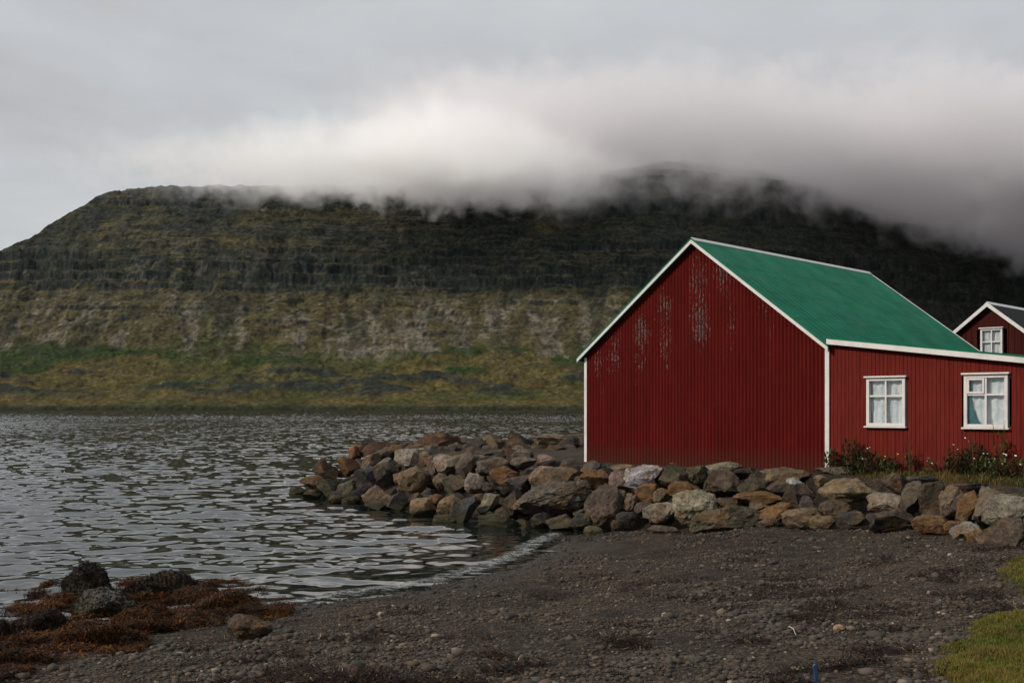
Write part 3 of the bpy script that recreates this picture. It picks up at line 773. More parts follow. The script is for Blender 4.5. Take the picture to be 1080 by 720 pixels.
# centre x, y, width, height in the photograph, colour, shape (a angular, r rounded, s slab)
ROCKS = [
 (314,517,20,10,'dark','s'), (330,511,26,18,'rust','a'), (343,497,26,22,'rust','a'), (348,513,26,15,'olive','a'), (366,514,18,15,'olive','a'), (371,524,17,13,'olive','r'), (369,491,22,20,'orange','a'), (375,477,15,15,'orange','a'), (387,471,18,17,'dark','a'), (392,486,20,17,'tan','a'), (407,499,27,30,'grey','a'), (388,502,26,20,'blue','a'), (399,527,32,28,'tan','a'), (356,524,18,12,'dark','a'), (385,518,20,14,'dark','r'), (330,521,20,9,'dark','s'),
 (434,484,32,22,'pale','a'), (437,508,34,30,'tan','a'), (420,505,9,11,'tan','r'), (456,493,12,15,'pink','a'), (474,490,30,19,'pale','a'), (493,490,24,24,'grey','a'), (466,508,17,17,'tan','r'), (480,513,24,22,'olive','a'), (500,509,19,19,'pale','r'), (446,537,26,21,'tan','r'), (460,528,16,13,'orange','r'), (476,534,28,22,'tan','r'), (490,543,30,34,'blue','a'), (488,566,15,15,'grey','a'), (506,526,18,11,'orange','r'), (515,532,20,21,'pale','a'), (469,549,22,14,'olive','r'), (516,514,13,10,'brown','r'), (420,530,24,18,'dark','a'), (440,526,16,12,'dark','a'),
 (524,492,40,17,'grey','s'), (532,501,27,17,'orange','a'), (545,511,30,17,'blue','a'), (563,501,22,20,'dark','a'), (576,486,18,13,'pink','a'), (584,506,48,26,'tan','a'), (585,526,80,31,'grey','r'), (541,530,20,26,'brown','a'), (527,552,44,21,'olive','a'), (555,557,10,17,'grey','a'), (593,550,32,15,'brown','s'), (603,493,26,17,'dark','a'), (611,507,11,9,'brown','r'), (628,508,28,22,'orange','a'), (626,562,19,13,'tan','r'), (639,534,40,42,'brown','r'), (626,494,24,16,'blue','s'), (570,549,22,16,'dark','a'), (612,550,22,16,'dark','r'),
 (656,495,27,9,'tan','s'), (656,505,25,17,'pink','r'), (679,502,38,21,'white','a'), (656,522,11,11,'brown','r'), (663,531,16,20,'tan','r'), (684,520,26,18,'orange','a'), (698,523,17,15,'tan','a'), (680,536,20,13,'brown','r'), (697,540,33,18,'pale','r'), (715,503,36,22,'olive','a'), (717,490,20,7,'tan','s'), (735,500,20,17,'olive','r'), (723,517,33,17,'orange','r'), (733,537,44,36,'pale','r'), (699,558,30,7,'brown','s'), (660,548,20,16,'dark','r'), (640,500,18,12,'dark','s'),
 (763,493,34,11,'pale','s'), (792,491,42,9,'pink','s'), (765,511,48,30,'brown','a'), (785,500,36,12,'dark','s'), (795,509,30,24,'grey','a'), (827,501,50,14,'tan','s'), (847,489,38,24,'pale','r'), (839,508,17,9,'white','a'), (823,514,26,14,'brown','a'), (802,525,50,13,'orange','s'), (841,522,32,22,'brown','a'), (801,536,26,13,'blue','a'), (820,540,36,19,'orange','a'), (809,552,22,10,'brown','r'), (766,549,68,28,'olive','r'), (847,547,40,22,'tan','r'), (768,531,30,13,'dark','a'),
 (866,507,14,11,'tan','r'), (885,498,44,11,'grey','s'), (897,517,56,23,'tan','a'), (880,535,30,15,'brown','r'), (867,551,27,15,'tan','r'), (894,549,30,20,'dark','a'), (931,531,32,19,'pale','a'), (921,499,36,8,'dark','s'), (942,510,26,19,'dark','a'), (941,549,46,24,'dark','a'), (962,526,22,33,'brown','a'), (960,501,14,7,'brown','r'), (856,533,22,18,'dark','a'),
 (983,525,23,31,'brown','a'), (976,506,34,9,'dark','s'), (1003,527,22,28,'tan','a'), (1012,533,14,26,'grey','a'), (1023,535,25,33,'orange','a'), (1043,535,30,39,'grey','a'), (1018,514,40,10,'dark','s'), (984,554,40,19,'orange','r'), (1006,555,18,11,'orange','r'), (1018,561,30,20,'pale','r'), (1030,566,21,14,'orange','r'), (1064,543,50,38,'pale','r'), (1060,566,56,36,'brown','a'), (1070,527,28,12,'dark','s'), (1000,543,16,14,'dark','r'), (1110,556,50,44,'brown','a'), (1140,580,60,48,'grey','r')]
REAR = [(402,474,26,12,'rust','a'), (424,474,28,11,'dark','s'), (444,474,24,12,'rust','a'), (468,474,34,24,'rust','a'), (492,470,24,12,'brown','a'), (505,472,20,13,'dark','r'), (519,467,20,13,'tan','a'), (533,473,22,14,'rust','a'), (553,470,26,19,'dark','a'), (568,473,18,14,'dark','r'), (582,467,26,12,'tan','s'), (597,470,22,16,'dark','r'), (612,469,20,16,'brown','a'), (628,469,20,15,'dark','a')]

def boulder_mesh(seed, dims, shape, sub=4):
    r = random.Random(seed)
    bm = bmesh.new(); bmesh.ops.create_icosphere(bm, subdivisions=sub, radius=1)
    ncut = {'a': 12, 'r': 10, 's': 11}[shape]; lo, hi = {'a': (.36, .70), 'r': (.56, .86), 's': (.42, .78)}[shape]
    cuts = []
    for i in range(ncut):
        d = Vector((r.gauss(0, 1), r.gauss(0, 1), r.gauss(0, 1))).normalized(); cuts.append((d, r.uniform(lo, hi)))
    off = Vector((r.uniform(-50, 50), r.uniform(-50, 50), r.uniform(-50, 50)))
    for v in bm.verts:
        p = v.co.copy()
        for d, c in cuts:
            e = p.dot(d) - c
            if e > 0: p -= d * e * (.96 if shape != 'r' else .8)
        q = p * 1.6 + off
        p *= 1 + .13 * mnoise.fractal(q, .9, 2.1, 3) + .075 * mnoise.fractal(q * 3.6, .8, 2.1, 3) + (.035 * mnoise.noise(q * 10))
        v.co = p
    xs = [v.co for v in bm.verts]
    lo_ = [min(p[i] for p in xs) for i in range(3)]; hi_ = [max(p[i] for p in xs) for i in range(3)]
    for v in bm.verts:
        v.co = Vector([((v.co[i] - lo_[i]) / (hi_[i] - lo_[i]) - .5) * dims[i] for i in range(3)])
    me = bpy.data.meshes.new('boulder'); bm.to_mesh(me); bm.free()
    me.polygons.foreach_set('use_smooth', np.ones(len(me.polygons), dtype=bool))
    me.set_sharp_from_angle(angle=R_(27))
    me.materials.append(M['rock'])
    return me

boulders = []
def add_boulder(p, w, h, colour, shape, seed, tilt=None, sub=4, depth=None, zone=None, px=None, py=None):
    r = random.Random(seed + 999)
    dp = depth or math.sqrt(w * h) * r.uniform(.85, 1.15)
    me = boulder_mesh(seed, (w * 1.15, dp, h * 1.17), shape, sub)
    o = bpy.data.objects.new('boulder', me); COL.objects.link(o)
    o.location = p; o.rotation_euler = (R_(r.uniform(-8, 8)), R_(r.uniform(-9, 9) if tilt is None else tilt), -math.atan2(p.x, p.y) + R_(r.uniform(-10, 10)))
    c = PAL[colour]; k = r.uniform(.36, .54)
    o.color = (c[0] * k, c[1] * k * r.uniform(.95, 1.05), c[2] * k * r.uniform(.9, 1.1), 1)
    boulders.append(dict(o=o, colour=colour, shape=shape, size=max(w, h), px=px, py=py, zone=zone))
    return o

for i, (px, py, w, h, c, sh) in enumerate(ROCKS):
    hit = ray_hit(px, py + h * .12)
    sc = hit.y / F
    ww, hh = w * sc, h * sc
    dirn = Vector((hit.x, hit.y, hit.z - CAM)).normalized()
    dp = min(math.sqrt(ww * hh) * random.uniform(.9, 1.15), ww * 1.2)
    p = hit - dirn * dp * .12
    p.z = CAM + (HY - py) / F * p.y; p.x = (px - CX) / F * p.y
    sub = 5 if w * h > 1300 else 4
    add_boulder(p, ww, hh, c, sh, 100 + i, depth=dp, sub=sub, px=px, py=py, zone='front')
for i, (px, py, w, h, c, sh) in enumerate(REAR):
    Y = (42.3 if px < 545 else 44.2) + random.uniform(-.5, .5); sc = Y / F
    p = Vector(((px - CX) / F * Y, Y, CAM + (HY - (py + h * .18)) / F * Y))
    add_boulder(p, w * sc * 1.35, h * sc * 1.65, c, sh, 400 + i, sub=4, px=px, py=py, zone='rear')
rr_ = random.Random(8)
for i in range(24):
    px = 405 + i * 9.3 + rr_.uniform(-4, 4); py = 477 + rr_.uniform(-3, 3); Y = (40.6 if px < 520 else 43.0) + rr_.uniform(-.6, .6); sc = Y / F
    w, h = rr_.uniform(14, 26), rr_.uniform(10, 16)
    if px > 560: py -= 2; h *= .7
    add_boulder(Vector(((px - CX) / F * Y, Y, CAM + (HY - py) / F * Y)), w * sc, h * sc, rr_.choice(['dark', 'brown', 'grey', 'rust', 'dark']), rr_.choice('aas'), 450 + i, sub=3, px=px, py=py, zone='rear')
for i in range(34):
    px = rr_.uniform(425, 572); py = rr_.uniform(474, 487) + (px - 425) * .015; hit = ray_hit(px, py); sc = hit.y / F
    w, h = rr_.uniform(13, 30), rr_.uniform(9, 16)
    add_boulder(hit, w * sc, h * sc, rr_.choice(['dark', 'brown', 'grey', 'rust', 'tan', 'dark']), rr_.choice('aas'), 500 + i, sub=3, px=px, py=py, zone='front')
# stones wedged in the bank, coloured dark to deepen the shade in its gaps
edge = [PLAT[i] for i in (15, 16, 17, 18, 0, 1, 2, 3, 4, 5, 6)]
fr = random.Random(42)
placed = [(b['o'].location.copy(), b['size']) for b in boulders]
cnt = 0; tries = 0
while cnt < 72 and tries < 4000:
    tries += 1
    i = fr.randrange(len(edge) - 1); t = fr.random()
    a, b = Vector(edge[i]), Vector(edge[i + 1])
    q = a.lerp(b, t); e = (b - a).normalized(); nrm = Vector((e.y, -e.x))
    if poly_dist(np.array([q.x + nrm.x * .2]), np.array([q.y + nrm.y * .2]), PLAT, True)[0] < 0: nrm = -nrm
    d = fr.uniform(.0, 3.3); q = q + nrm * d
    z = float(surf(np.array([q.x]), np.array([q.y]))[0]); bz = float(beach_z(np.array([q.x]), np.array([q.y]))[0])
    if z - bz < .03 and bz > -.2: continue
    if z < -.3: continue
    s = fr.uniform(.28, .55)
    P = Vector((q.x, q.y, z - .26))
    if any((P - l).length < .34 * (s + sz) for l, sz in placed): continue
    px, py = CX + F * P.x / P.y, HY + F * (CAM - P.z) / P.y
    if px > 1150: continue
    add_boulder(P, s * fr.uniform(.9, 1.4), s * fr.uniform(.7, 1.), fr.choice(['dark', 'brown', 'dark', 'dark', 'blue', 'rust']), fr.choice('aar'), 700 + cnt, sub=3, px=px, py=py, zone='front')
    placed.append((P, s)); cnt += 1

def zone_phrase(b):
    px = b['px']
    if b['zone'] == 'rear':
        return 'on the rear ridge by open water' if px < 545 else 'on the rear ridge left of the gable'
    for lim, ph in ((350, 'at the seaward tip'), (395, 'near the seaward tip'), (450, 'on the outer rock point'), (500, 'above the inlet'), (545, 'beside the inlet corner'), (618, 'left of the white corner board'),
                    (660, "below the gable's left end"), (705, "left of the gable's middle"), (750, "under the gable's middle"), (800, "right of the gable's middle"), (850, "below the gable's right end"), (885, 'below the white middle post'),
                    (925, 'under the left window'), (975, 'between the two windows'), (1012, 'left of the right window'), (1050, 'under the right window')):
        if px < lim: return ph
    return "at the bank's right end"
def row_phrase(b):
    if b['zone'] == 'rear': return ''
    px, py = b['px'], b['py']
    top = np.interp(px, [310, 380, 420, 620, 870, 950, 1080], [512, 468, 478, 488, 494, 502, 522])
    toe = np.interp(px, [310, 330, 400, 450, 500, 620, 700, 860, 950, 1020, 1060], [522, 528, 541, 552, 568, 566, 558, 558, 560, 570, 584])
    t = (py - top) / (toe - top)
    return 'top row' if t < .3 else ('middle row' if t < .68 else 'bottom row')
SH = {'a': 'angular', 'r': 'rounded', 's': 'flat'}
ORD = ['leftmost', 'second from left', 'third from left', 'fourth from left', 'fifth from left', 'sixth from left', 'seventh from left']
keys = {}
for b in boulders:
    sz = 'small' if b['size'] < .5 else ('medium' if b['size'] < .95 else 'large')
    key = ' '.join(x for x in (sz, WORD[b['colour']], SH[b['shape']], 'boulder', row_phrase(b), zone_phrase(b)) if x)
    keys.setdefault(key, []).append(b)
for key, bs in keys.items():
    bs.sort(key=lambda b: b['px'])
    for i, b in enumerate(bs):
        lab = key if len(bs) == 1 else f"{ORD[i]} {key}"
        tag(b['o'], lab, 'boulder', 'boulders of the shore bank')

# ------------------------------------------------------------------ pebbles, litter (nobody could count them)
def ico():
    bm = bmesh.new(); bmesh.ops.create_icosphere(bm, subdivisions=1, radius=1); bm.verts.ensure_lookup_table()
    v = np.array([p.co for p in bm.verts]); f = np.array([[q.index for q in p.verts] for p in bm.faces]); bm.free(); return v, f

def scatter_pebbles():
    iv, jf = ico()
    N = 62000
    # denser near the camera
    yy = 7 + 21 * rng.random(N * 3) ** 1.35
    kk = rng.uniform(-.52, .52, N * 3); xx = kk * yy
    b = beach_z(xx, yy); p, d = plat_z(xx, yy)
    g = fbm(xx * .7, yy * .7, 4, 90); g2 = fbm(xx * 2.4, yy * 2.4, 3, 92)
    keep = (b > -.06) & (p < b + .15) & (rng.random(N * 3) < np.clip((g - .30) * 3.2, .10, 1) * np.clip((g2 - .2) * 2, .2, 1))
    xx, yy = xx[keep][:N], yy[keep][:N]; n = len(xx)
    z = ground_z(xx, yy)
    r = np.exp(rng.normal(np.log(.0145), .52, n)); r = np.clip(r, .005, .07) * (.8 + .4 * sstep(.4, .65, fbm(xx, yy, 3, 95)))
    sc = np.stack([r * rng.uniform(.8, 1.5, n), r * rng.uniform(.7, 1.2, n), r * rng.uniform(.4, .8, n)], 1)
    a = rng.uniform(0, 6.283, n); ca, sa = np.cos(a), np.sin(a)
    V = iv[None] * sc[:, None] * rng.uniform(.8, 1.2, (n, len(iv), 1))
    X = V[..., 0] * ca[:, None] - V[..., 1] * sa[:, None]; Yv = V[..., 0] * sa[:, None] + V[..., 1] * ca[:, None]
    V = np.stack([X + xx[:, None], Yv + yy[:, None], V[..., 2] + (z + sc[:, 2] * .35)[:, None]], -1)
    Fc = jf[None] + (np.arange(n) * len(iv))[:, None, None]
    base = np.array([(.050, .044, .036), (.034, .031, .027), (.066, .056, .044), (.058, .041, .028), (.10, .083, .066), (.045, .028, .018), (.20, .18, .16)])
    ci = rng.choice(len(base), n, p=[.30, .27, .16, .12, .075, .06, .015])
    c = base[ci] * np.array([.74, .69, .61]) * rng.uniform(.7, 1.25, (n, 1))
    wet = sstep(.18, .06, z); c = c * (1 - .5 * wet[:, None])
    m = NT('pebble', .8, .3); m.color(m.mix(1, m.attr(), m.ramp(m.noise(m.coord('World'), 60, 3), [(.3, .7), (.7, 1.3)]), 'MULTIPLY'))
    o = new_mesh('pebbles', V.reshape(-1, 3), Fc.reshape(-1, 3), m.m, smooth=True, col=np.repeat(c, len(iv), 0))
    tag(o, 'grey and brown pebbles strewn over the dark shingle beach', 'pebbles', kind='stuff')
scatter_pebbles()

def strips(P, L, Wd, az, el, bend, twist, cols, segs=2):
    """n ribbon leaves: root P, length, width, azimuth, elevation, bend (droop) -> verts, faces, colours"""
    n = len(P); vs = []; cur = P.copy(); e = el.copy()
    side = np.stack([-np.sin(az + twist), np.cos(az + twist), np.zeros(n)], 1)
    for s in range(segs + 1):
        w = Wd * (1 - (s / segs) ** 1.6 * .92)
        vs += [cur - side * w[:, None] / 2, cur + side * w[:, None] / 2]
        d = np.stack([np.cos(az) * np.cos(e), np.sin(az) * np.cos(e), np.sin(e)], 1)
        cur = cur + d * (L / segs)[:, None]; e = e - bend
    V = np.stack(vs, 1); k = 2 * (segs + 1)
    q = np.array([[2*s, 2*s+1, 2*s+3, 2*s+2] for s in range(segs)])
    Fc = q[None] + (np.arange(n) * k)[:, None, None]
    return V.reshape(-1, 3), Fc.reshape(-1, 4), np.repeat(cols, k, 0)

def leaf_mat(name, rough=.7, transl=.25, spec=.12):
    m = NT(name, rough, spec); c = m.attr(); m.color(c)
    tr = m.node('ShaderNodeBsdfTranslucent'); m.link(c, tr.inputs[0]); mx = m.node('ShaderNodeMixShader'); mx.inputs[0].default_value = transl
    m.link(m.p.outputs[0], mx.inputs[1]); m.link(tr.outputs[0], mx.inputs[2]); m.link(mx.outputs[0], m.n['Material Output'].inputs['Surface']); return m.m
M['leaf'] = leaf_mat('leaf'); M['weed'] = leaf_mat('weed', .6, .06, .05); M['petal'] = mat_simple('petal', (.50, .50, .48), .7); M['yellow'] = mat_simple('flower_yellow', (.55, .38, .03), .7)

def grass_patch(name, poly, n, hgt, cols, label, zoff=0.):
    P = np.array(poly, float); lo, hi = P.min(0), P.max(0)
    x = rng.uniform(lo[0], hi[0], n * 3); y = rng.uniform(lo[1], hi[1], n * 3)
    d = poly_dist(x, y, P, True) + .35 * (fbm(x * 1.6, y * 1.6, 4, 120) - .5) * 2
    k = d < 0; x, y, d = x[k][:n], y[k][:n], d[k][:n]; n = len(x)
    z = ground_z(x, y) + zoff * sstep(0, -.25, d)
    t = fbm(x * 1.3, y * 1.3, 4, 130); t2 = fbm(x * 7, y * 7, 2, 133)
    L = hgt * rng.uniform(.5, 1.3, n) * (.6 + .8 * t2) * (.55 + .45 * sstep(0, -.3, d))
    c0, c1, c2 = [np.array(c) for c in cols]
    c = c0 + (c1 - c0) * sstep(.4, .62, t)[:, None]
    c = np.where((rng.random(n) < .16 + .35 * sstep(.52, .68, fbm(x * 2.1, y * 2.1, 3, 137)))[:, None], c2, c) * rng.uniform(.65, 1.35, (n, 1))
    V, Fc, cc = strips(np.stack([x, y, z - .01], 1), L, L * .09 + .0022, rng.uniform(0, 6.283, n), rng.uniform(.7, 1.45, n), rng.uniform(.1, .7, n), np.full(n, 0.), c, 2)
    o = new_mesh(name, V, Fc, M['leaf'], col=cc); tag(o, label, 'grass', kind='stuff')
GC = [(.062, .082, .012), (.105, .104, .016), (.135, .088, .028)]
def gpt(px, py):
    h = ray_hit(px, py, lambda x, y: beach_z(x, y)); return (h.x, h.y)
grass_patch('grass', [gpt(1003, 735), gpt(982, 708), gpt(990, 688), gpt(1012, 669), gpt(1045, 655), gpt(1085, 644), gpt(1200, 640), gpt(1250, 760)], 90000, .045, GC, 'short yellow-green turf at the lower right corner of the beach', .07)
grass_patch('grass', [gpt(1046, 622), gpt(1060, 606), gpt(1050, 598), gpt(1085, 588), gpt(1160, 590), gpt(1160, 630), gpt(1078, 629)], 22000, .05, GC, 'small patch of turf between the beach and the rightmost boulders', .05)

# turf strip and wild plants in front of the lean-to
def hw(w, d, z=0): # point in front of the wall: w along it from the corner, d metres out
    v = Vector((.716, -.698, 0)); u = Vector((.698, .716, 0)); return HO + v * w - u * d + Vector((0, 0, z))
def strip_poly():
    pts = [hw(.3, .05), hw(1.2, .75), hw(2.5, 1.2), hw(3.4, 1.7), hw(4.6, 1.9), hw(6.5, 2.2), hw(12, 3), hw(12, -1), hw(6.6, -.5), hw(6.4, .0)]
    return [(p.x, p.y) for p in pts]
grass_patch('grass', strip_poly(), 42000, .17, [(.040, .048, .014), (.088, .068, .022), (.13, .085, .035)], 'long straw-coloured grass along the foot of the plank wall', 0.)

def plant(w, d, h, spread, n, dark, label, flowers=0, stalks=0, broad=1., fl_mat='petal', fr=.02, cat='plant'):
    h *= 1.22; n = int(n * .68); p = hw(w, d); p.z = float(ground_z(np.array([p.x]), np.array([p.y]))[0]) - .01
    o = empty('wild_plant', p); tag(o, label, cat, 'wild plants along the plank wall')
    a = rng.uniform(0, 6.283, n); rr = spread * np.sqrt(rng.random(n)) * .8
    hh = rng.random(n) ** .8 * h * (1 - .5 * (rr / spread) ** 2)
    P = np.stack([rr * np.cos(a), rr * np.sin(a), hh * .92], 1)
    L = rng.uniform(.06, .17, n) * broad; c = np.array(dark) * rng.uniform(.5, 1.6, (n, 1)) * np.where(rng.random((n, 1)) < .12, (1.9, 1.6, 1.0), (1, 1, 1))
    V, Fc, cc = strips(P, L, L * .30 * broad, rng.uniform(0, 6.283, n), rng.uniform(-.3, 1.3, n), rng.uniform(.2, .8, n), rng.uniform(-.4, .4, n), c, 2)
    new_mesh('foliage', V, Fc, M['leaf'], o, col=cc)
    m = max(6, n // 25)
    a = rng.uniform(0, 6.283, m); P = np.stack([spread * .3 * np.cos(a) * rng.random(m), spread * .3 * np.sin(a) * rng.random(m), np.zeros(m)], 1)
    L = h * rng.uniform(.7, 1.12, m)
    V, Fc, cc = strips(P, L, np.full(m, .012), a, rng.uniform(1.15, 1.55, m), np.full(m, .05), np.zeros(m), np.tile((.05, .045, .02), (m, 1)) * rng.uniform(.6, 1.4, (m, 1)), 3)
    new_mesh('stems', V, Fc, M['leaf'], o, col=cc)
    if stalks:
        a = rng.uniform(0, 6.283, stalks); L = h * rng.uniform(1.0, 1.35, stalks)
        P = np.stack([spread * .5 * np.cos(a) * rng.random(stalks), spread * .5 * np.sin(a) * rng.random(stalks), np.zeros(stalks)], 1)
        V, Fc, cc = strips(P, L, np.full(stalks, .03), a, rng.uniform(1.3, 1.55, stalks), np.full(stalks, .04), np.zeros(stalks), np.tile((.075, .045, .022), (stalks, 1)), 3)
        new_mesh('seed_stalks', V, Fc, M['leaf'], o, col=cc)
    for i in range(flowers):
        aa = random.uniform(0, 6.283); r2 = spread * math.sqrt(random.random()) * .95; fz = h * random.uniform(.55, 1.05)
        s = MB(); k = 9; cx, cy = r2 * math.cos(aa), r2 * math.sin(aa); rad = fr * random.uniform(.75, 1.25)
        tx, ty = random.uniform(-.5, .2), random.uniform(-.9, -.1)
        for j in range(k):
            t = 6.283 * j / k; rj = rad * (1 if j % 2 else .82)
            s.v.append((cx + rj * math.cos(t), cy + rj * math.sin(t) * .8, fz + rad * (.25 + ty * math.sin(t) * -.7)))
        s.v.append((cx, cy - rad * .15, fz + rad * .05)); s.f = [[j, (j + 1) % k, k] for j in range(k)]
        s.build('flower', M[fl_mat], o)
DK = (.022, .030, .012)
plant(.30, .35, .55, .28, 420, DK, 'dark leafy weed beside the foot of the white middle post', stalks=3)
plant(.80, .30, .80, .30, 520, DK, 'tall dark dock with upright seed stalks left of the first window', stalks=5)
plant(1.30, .40, .55, .34, 480, DK, 'bushy dark weed with a few pale flowers below the left edge of the first window', flowers=4)
plant(1.80, .40, .42, .30, 330, (.035, .042, .014), 'low weed with one yellow flower head under the first window', flowers=2, fl_mat='yellow')
plant(2.25, .30, .60, .16, 120, (.045, .045, .018), 'thin straggly weed with tall bare stems between the windows', stalks=5)
plant(2.75, .35, .36, .26, 210, (.042, .046, .016), 'sparse knee-high weed with a pink-white flower between the windows', flowers=3)
plant(3.35, .45, .62, .34, 560, DK, 'dense dark bush under the left edge of the second window', flowers=3)
plant(3.80, .40, .74, .38, 720, DK, 'largest dense dark bush growing under the second window', flowers=2, stalks=3)
plant(4.30, .30, .95, .22, 200, (.050, .050, .018), 'tallest straggly dock with brown stalks right of the second window', stalks=8)
plant(4.25, .75, .50, .42, 420, (.032, .042, .016), 'clump of white daisies in front of the dock right of the second window', flowers=9, fr=.026)
plant(4.75, .60, .52, .35, 380, (.036, .044, .016), 'clump of white daisies at the right edge of the picture', flowers=6, fr=.026)
plant(5.6, .5, .6, .4, 420, DK, 'dark weed near the far corner of the lean-to', flowers=3)

# ------------------------------------------------------------------ rocks and seaweed at the lower left
def weed_on(o, dims, n, cols, cover=0.0):
    n = int(n * 3.2)
    """fronds hanging from the top and flanks of a rock, in the rock's own space"""
    me = o.data; co = np.array([v.co for v in me.vertices]); nr = np.array([v.normal for v in me.vertices])
    w = np.clip(nr[:, 2] + .55 + cover, 0, 1); w /= w.sum()
    i = rng.choice(len(co), n, p=w)
    P = co[i] + rng.normal(0, .012, (n, 3)); N = nr[i]
    az = np.arctan2(N[:, 1], N[:, 0]) + rng.normal(0, .8, n)
    L = rng.uniform(.03, .10, n); c = np.array(cols)[rng.integers(0, len(cols), n)] * rng.uniform(.5, 1.5, (n, 1))
    V, Fc, cc = strips(P, L * .8, rng.uniform(.010, .024, n), az, rng.uniform(-.7, .45, n), rng.uniform(.4, 1.0, n), rng.uniform(-.7, .7, n), c, 3)
    new_mesh('seaweed', V, Fc, M['weed'], o, col=cc)
WC = [(.027, .010, .003), (.038, .013, .004), (.012, .005, .002), (.016, .008, .003), (.080, .031, .006)]
WD = [(.006, .004, .003), (.014, .007, .004), (.009, .007, .003)]
SEA = [ # px, py (centre), w, h, colour, shape, fronds, palette, label
 (94, 616, 62, 42, 'dark', 'r', 1500, WD, 'tallest weed-draped black rock standing in the shallows at lower left'),
 (112, 640, 84, 34, 'grey', 'r', 900, WD, 'grey rock with a bare left face in front of the tallest weedy rock'),
 (168, 620, 78, 28, 'dark', 'r', 1500, WD, 'long low black rock right of the tallest weedy rock'),
 (205, 631, 50, 20, 'dark', 'r', 1000, WC, 'small weed-covered rock behind the weed mat'),
 (240, 636, 64, 22, 'dark', 'r', 1300, WC, 'rightmost weed-covered rock at the waterline'),
 (150, 652, 66, 26, 'rust', 'r', 1300, WC, 'rust coloured weedy mound in the middle of the seaweed'),
 (43, 660, 60, 26, 'dark', 'r', 1200, WD, 'weedy black rock near the left edge of the beach'),
 (-2, 668, 26, 24, 'dark', 'r', 400, WD, 'dark rock cut by the left edge of the picture'),
 (92, 672, 70, 28, 'rust', 'r', 1300, WC, 'russet weed-covered hump at the front of the weedy rocks'),
 (206, 655, 60, 18, 'rust', 'r', 900, WC, 'flat weedy stone between the weed mat and the smooth brown rock'),
 (262, 662, 52, 26, 'rust', 'r', 0, WC, 'smooth bare dark brown rock at the right end of the seaweed')]
for i, (px, py, w, h, c, sh, nf, pal, lab) in enumerate(SEA):
    hit = ray_hit(px, py + h * .42, lambda x, y: np.maximum(beach_z(x, y), .0)); sc = hit.y / F
    dp = w * sc * .75; Y = hit.y + dp * .35
    p = Vector(((px - CX) / F * Y, Y, CAM + (HY - py) / F * Y - h * .10 * sc))
    me = boulder_mesh(900 + i, (w * sc, dp, h * sc * 1.45), sh, 4); o = bpy.data.objects.new('rock', me); COL.objects.link(o)
    o.location = p; o.rotation_euler = (0, 0, R_(random.uniform(-15, 15))); k = PAL[c]; o.color = (*[q * .30 for q in k], 1)
    if i == 10: o.color = (.040, .024, .012, 1)
    if c == 'grey': o.color = (.045, .047, .045, 1)
    tag(o, lab, 'rock', 'weedy rocks in the shallows')
    if nf: weed_on(o, None, nf, pal)

def weed_mat():
    n = 520000
    px = rng.uniform(-60, 330, n); py = rng.uniform(612, 735, n)
    # work on the ground itself: pixel rectangle only sets where the mat lies
    Y = 10 + 10 * rng.random(n); X = rng.uniform(-9.5, -2.2, n)
    z = ground_z(X, Y)
    qx = CX + F * X / Y; qy = HY + F * (CAM - z) / Y
    up = np.interp(qx, [-80, 0, 60, 130, 200, 300, 312], [668, 662, 640, 625, 622, 634, 645]); lo = np.interp(qx, [-80, 0, 40, 90, 150, 165, 230, 290, 314], [745, 722, 702, 690, 683, 668, 652, 654, 645])
    e = np.minimum(qy - up, lo - qy) + 26 * (fbm(X * 1.7, Y * 1.7, 4, 150) - .5)
    k = (e > 0) & (qx < 312) & (rng.random(n) < np.clip((fbm(X * 3.1, Y * 3.1, 3, 152) - .28) * 3.4, .05, 1))
    X, Y, z = X[k], Y[k], z[k]; n = len(X)
    t = fbm(X * 1.2, Y * 1.2, 3, 155); hum = fbm(X * 2.2, Y * 2.2, 3, 157)
    P = np.stack([X, Y, np.maximum(z, .0) + .02 + .11 * sstep(.42, .7, hum) * rng.random(n)], 1)
    c = np.array(WC)[rng.integers(0, len(WC), n)] * (.55 + .9 * sstep(.35, .65, t))[:, None] * rng.uniform(.5, 1.5, (n, 1))
    V, Fc, cc = strips(P, rng.uniform(.04, .12, n), rng.uniform(.008, .022, n), rng.uniform(0, 6.283, n), rng.uniform(-.2, .8, n), rng.uniform(.2, .7, n), rng.uniform(-.8, .8, n), c, 2)
    o = new_mesh('seaweed_mat', V, Fc, M['weed'], col=cc); tag(o, 'mat of rust-brown seaweed round the rocks at lower left', 'seaweed', kind='stuff')
weed_mat()

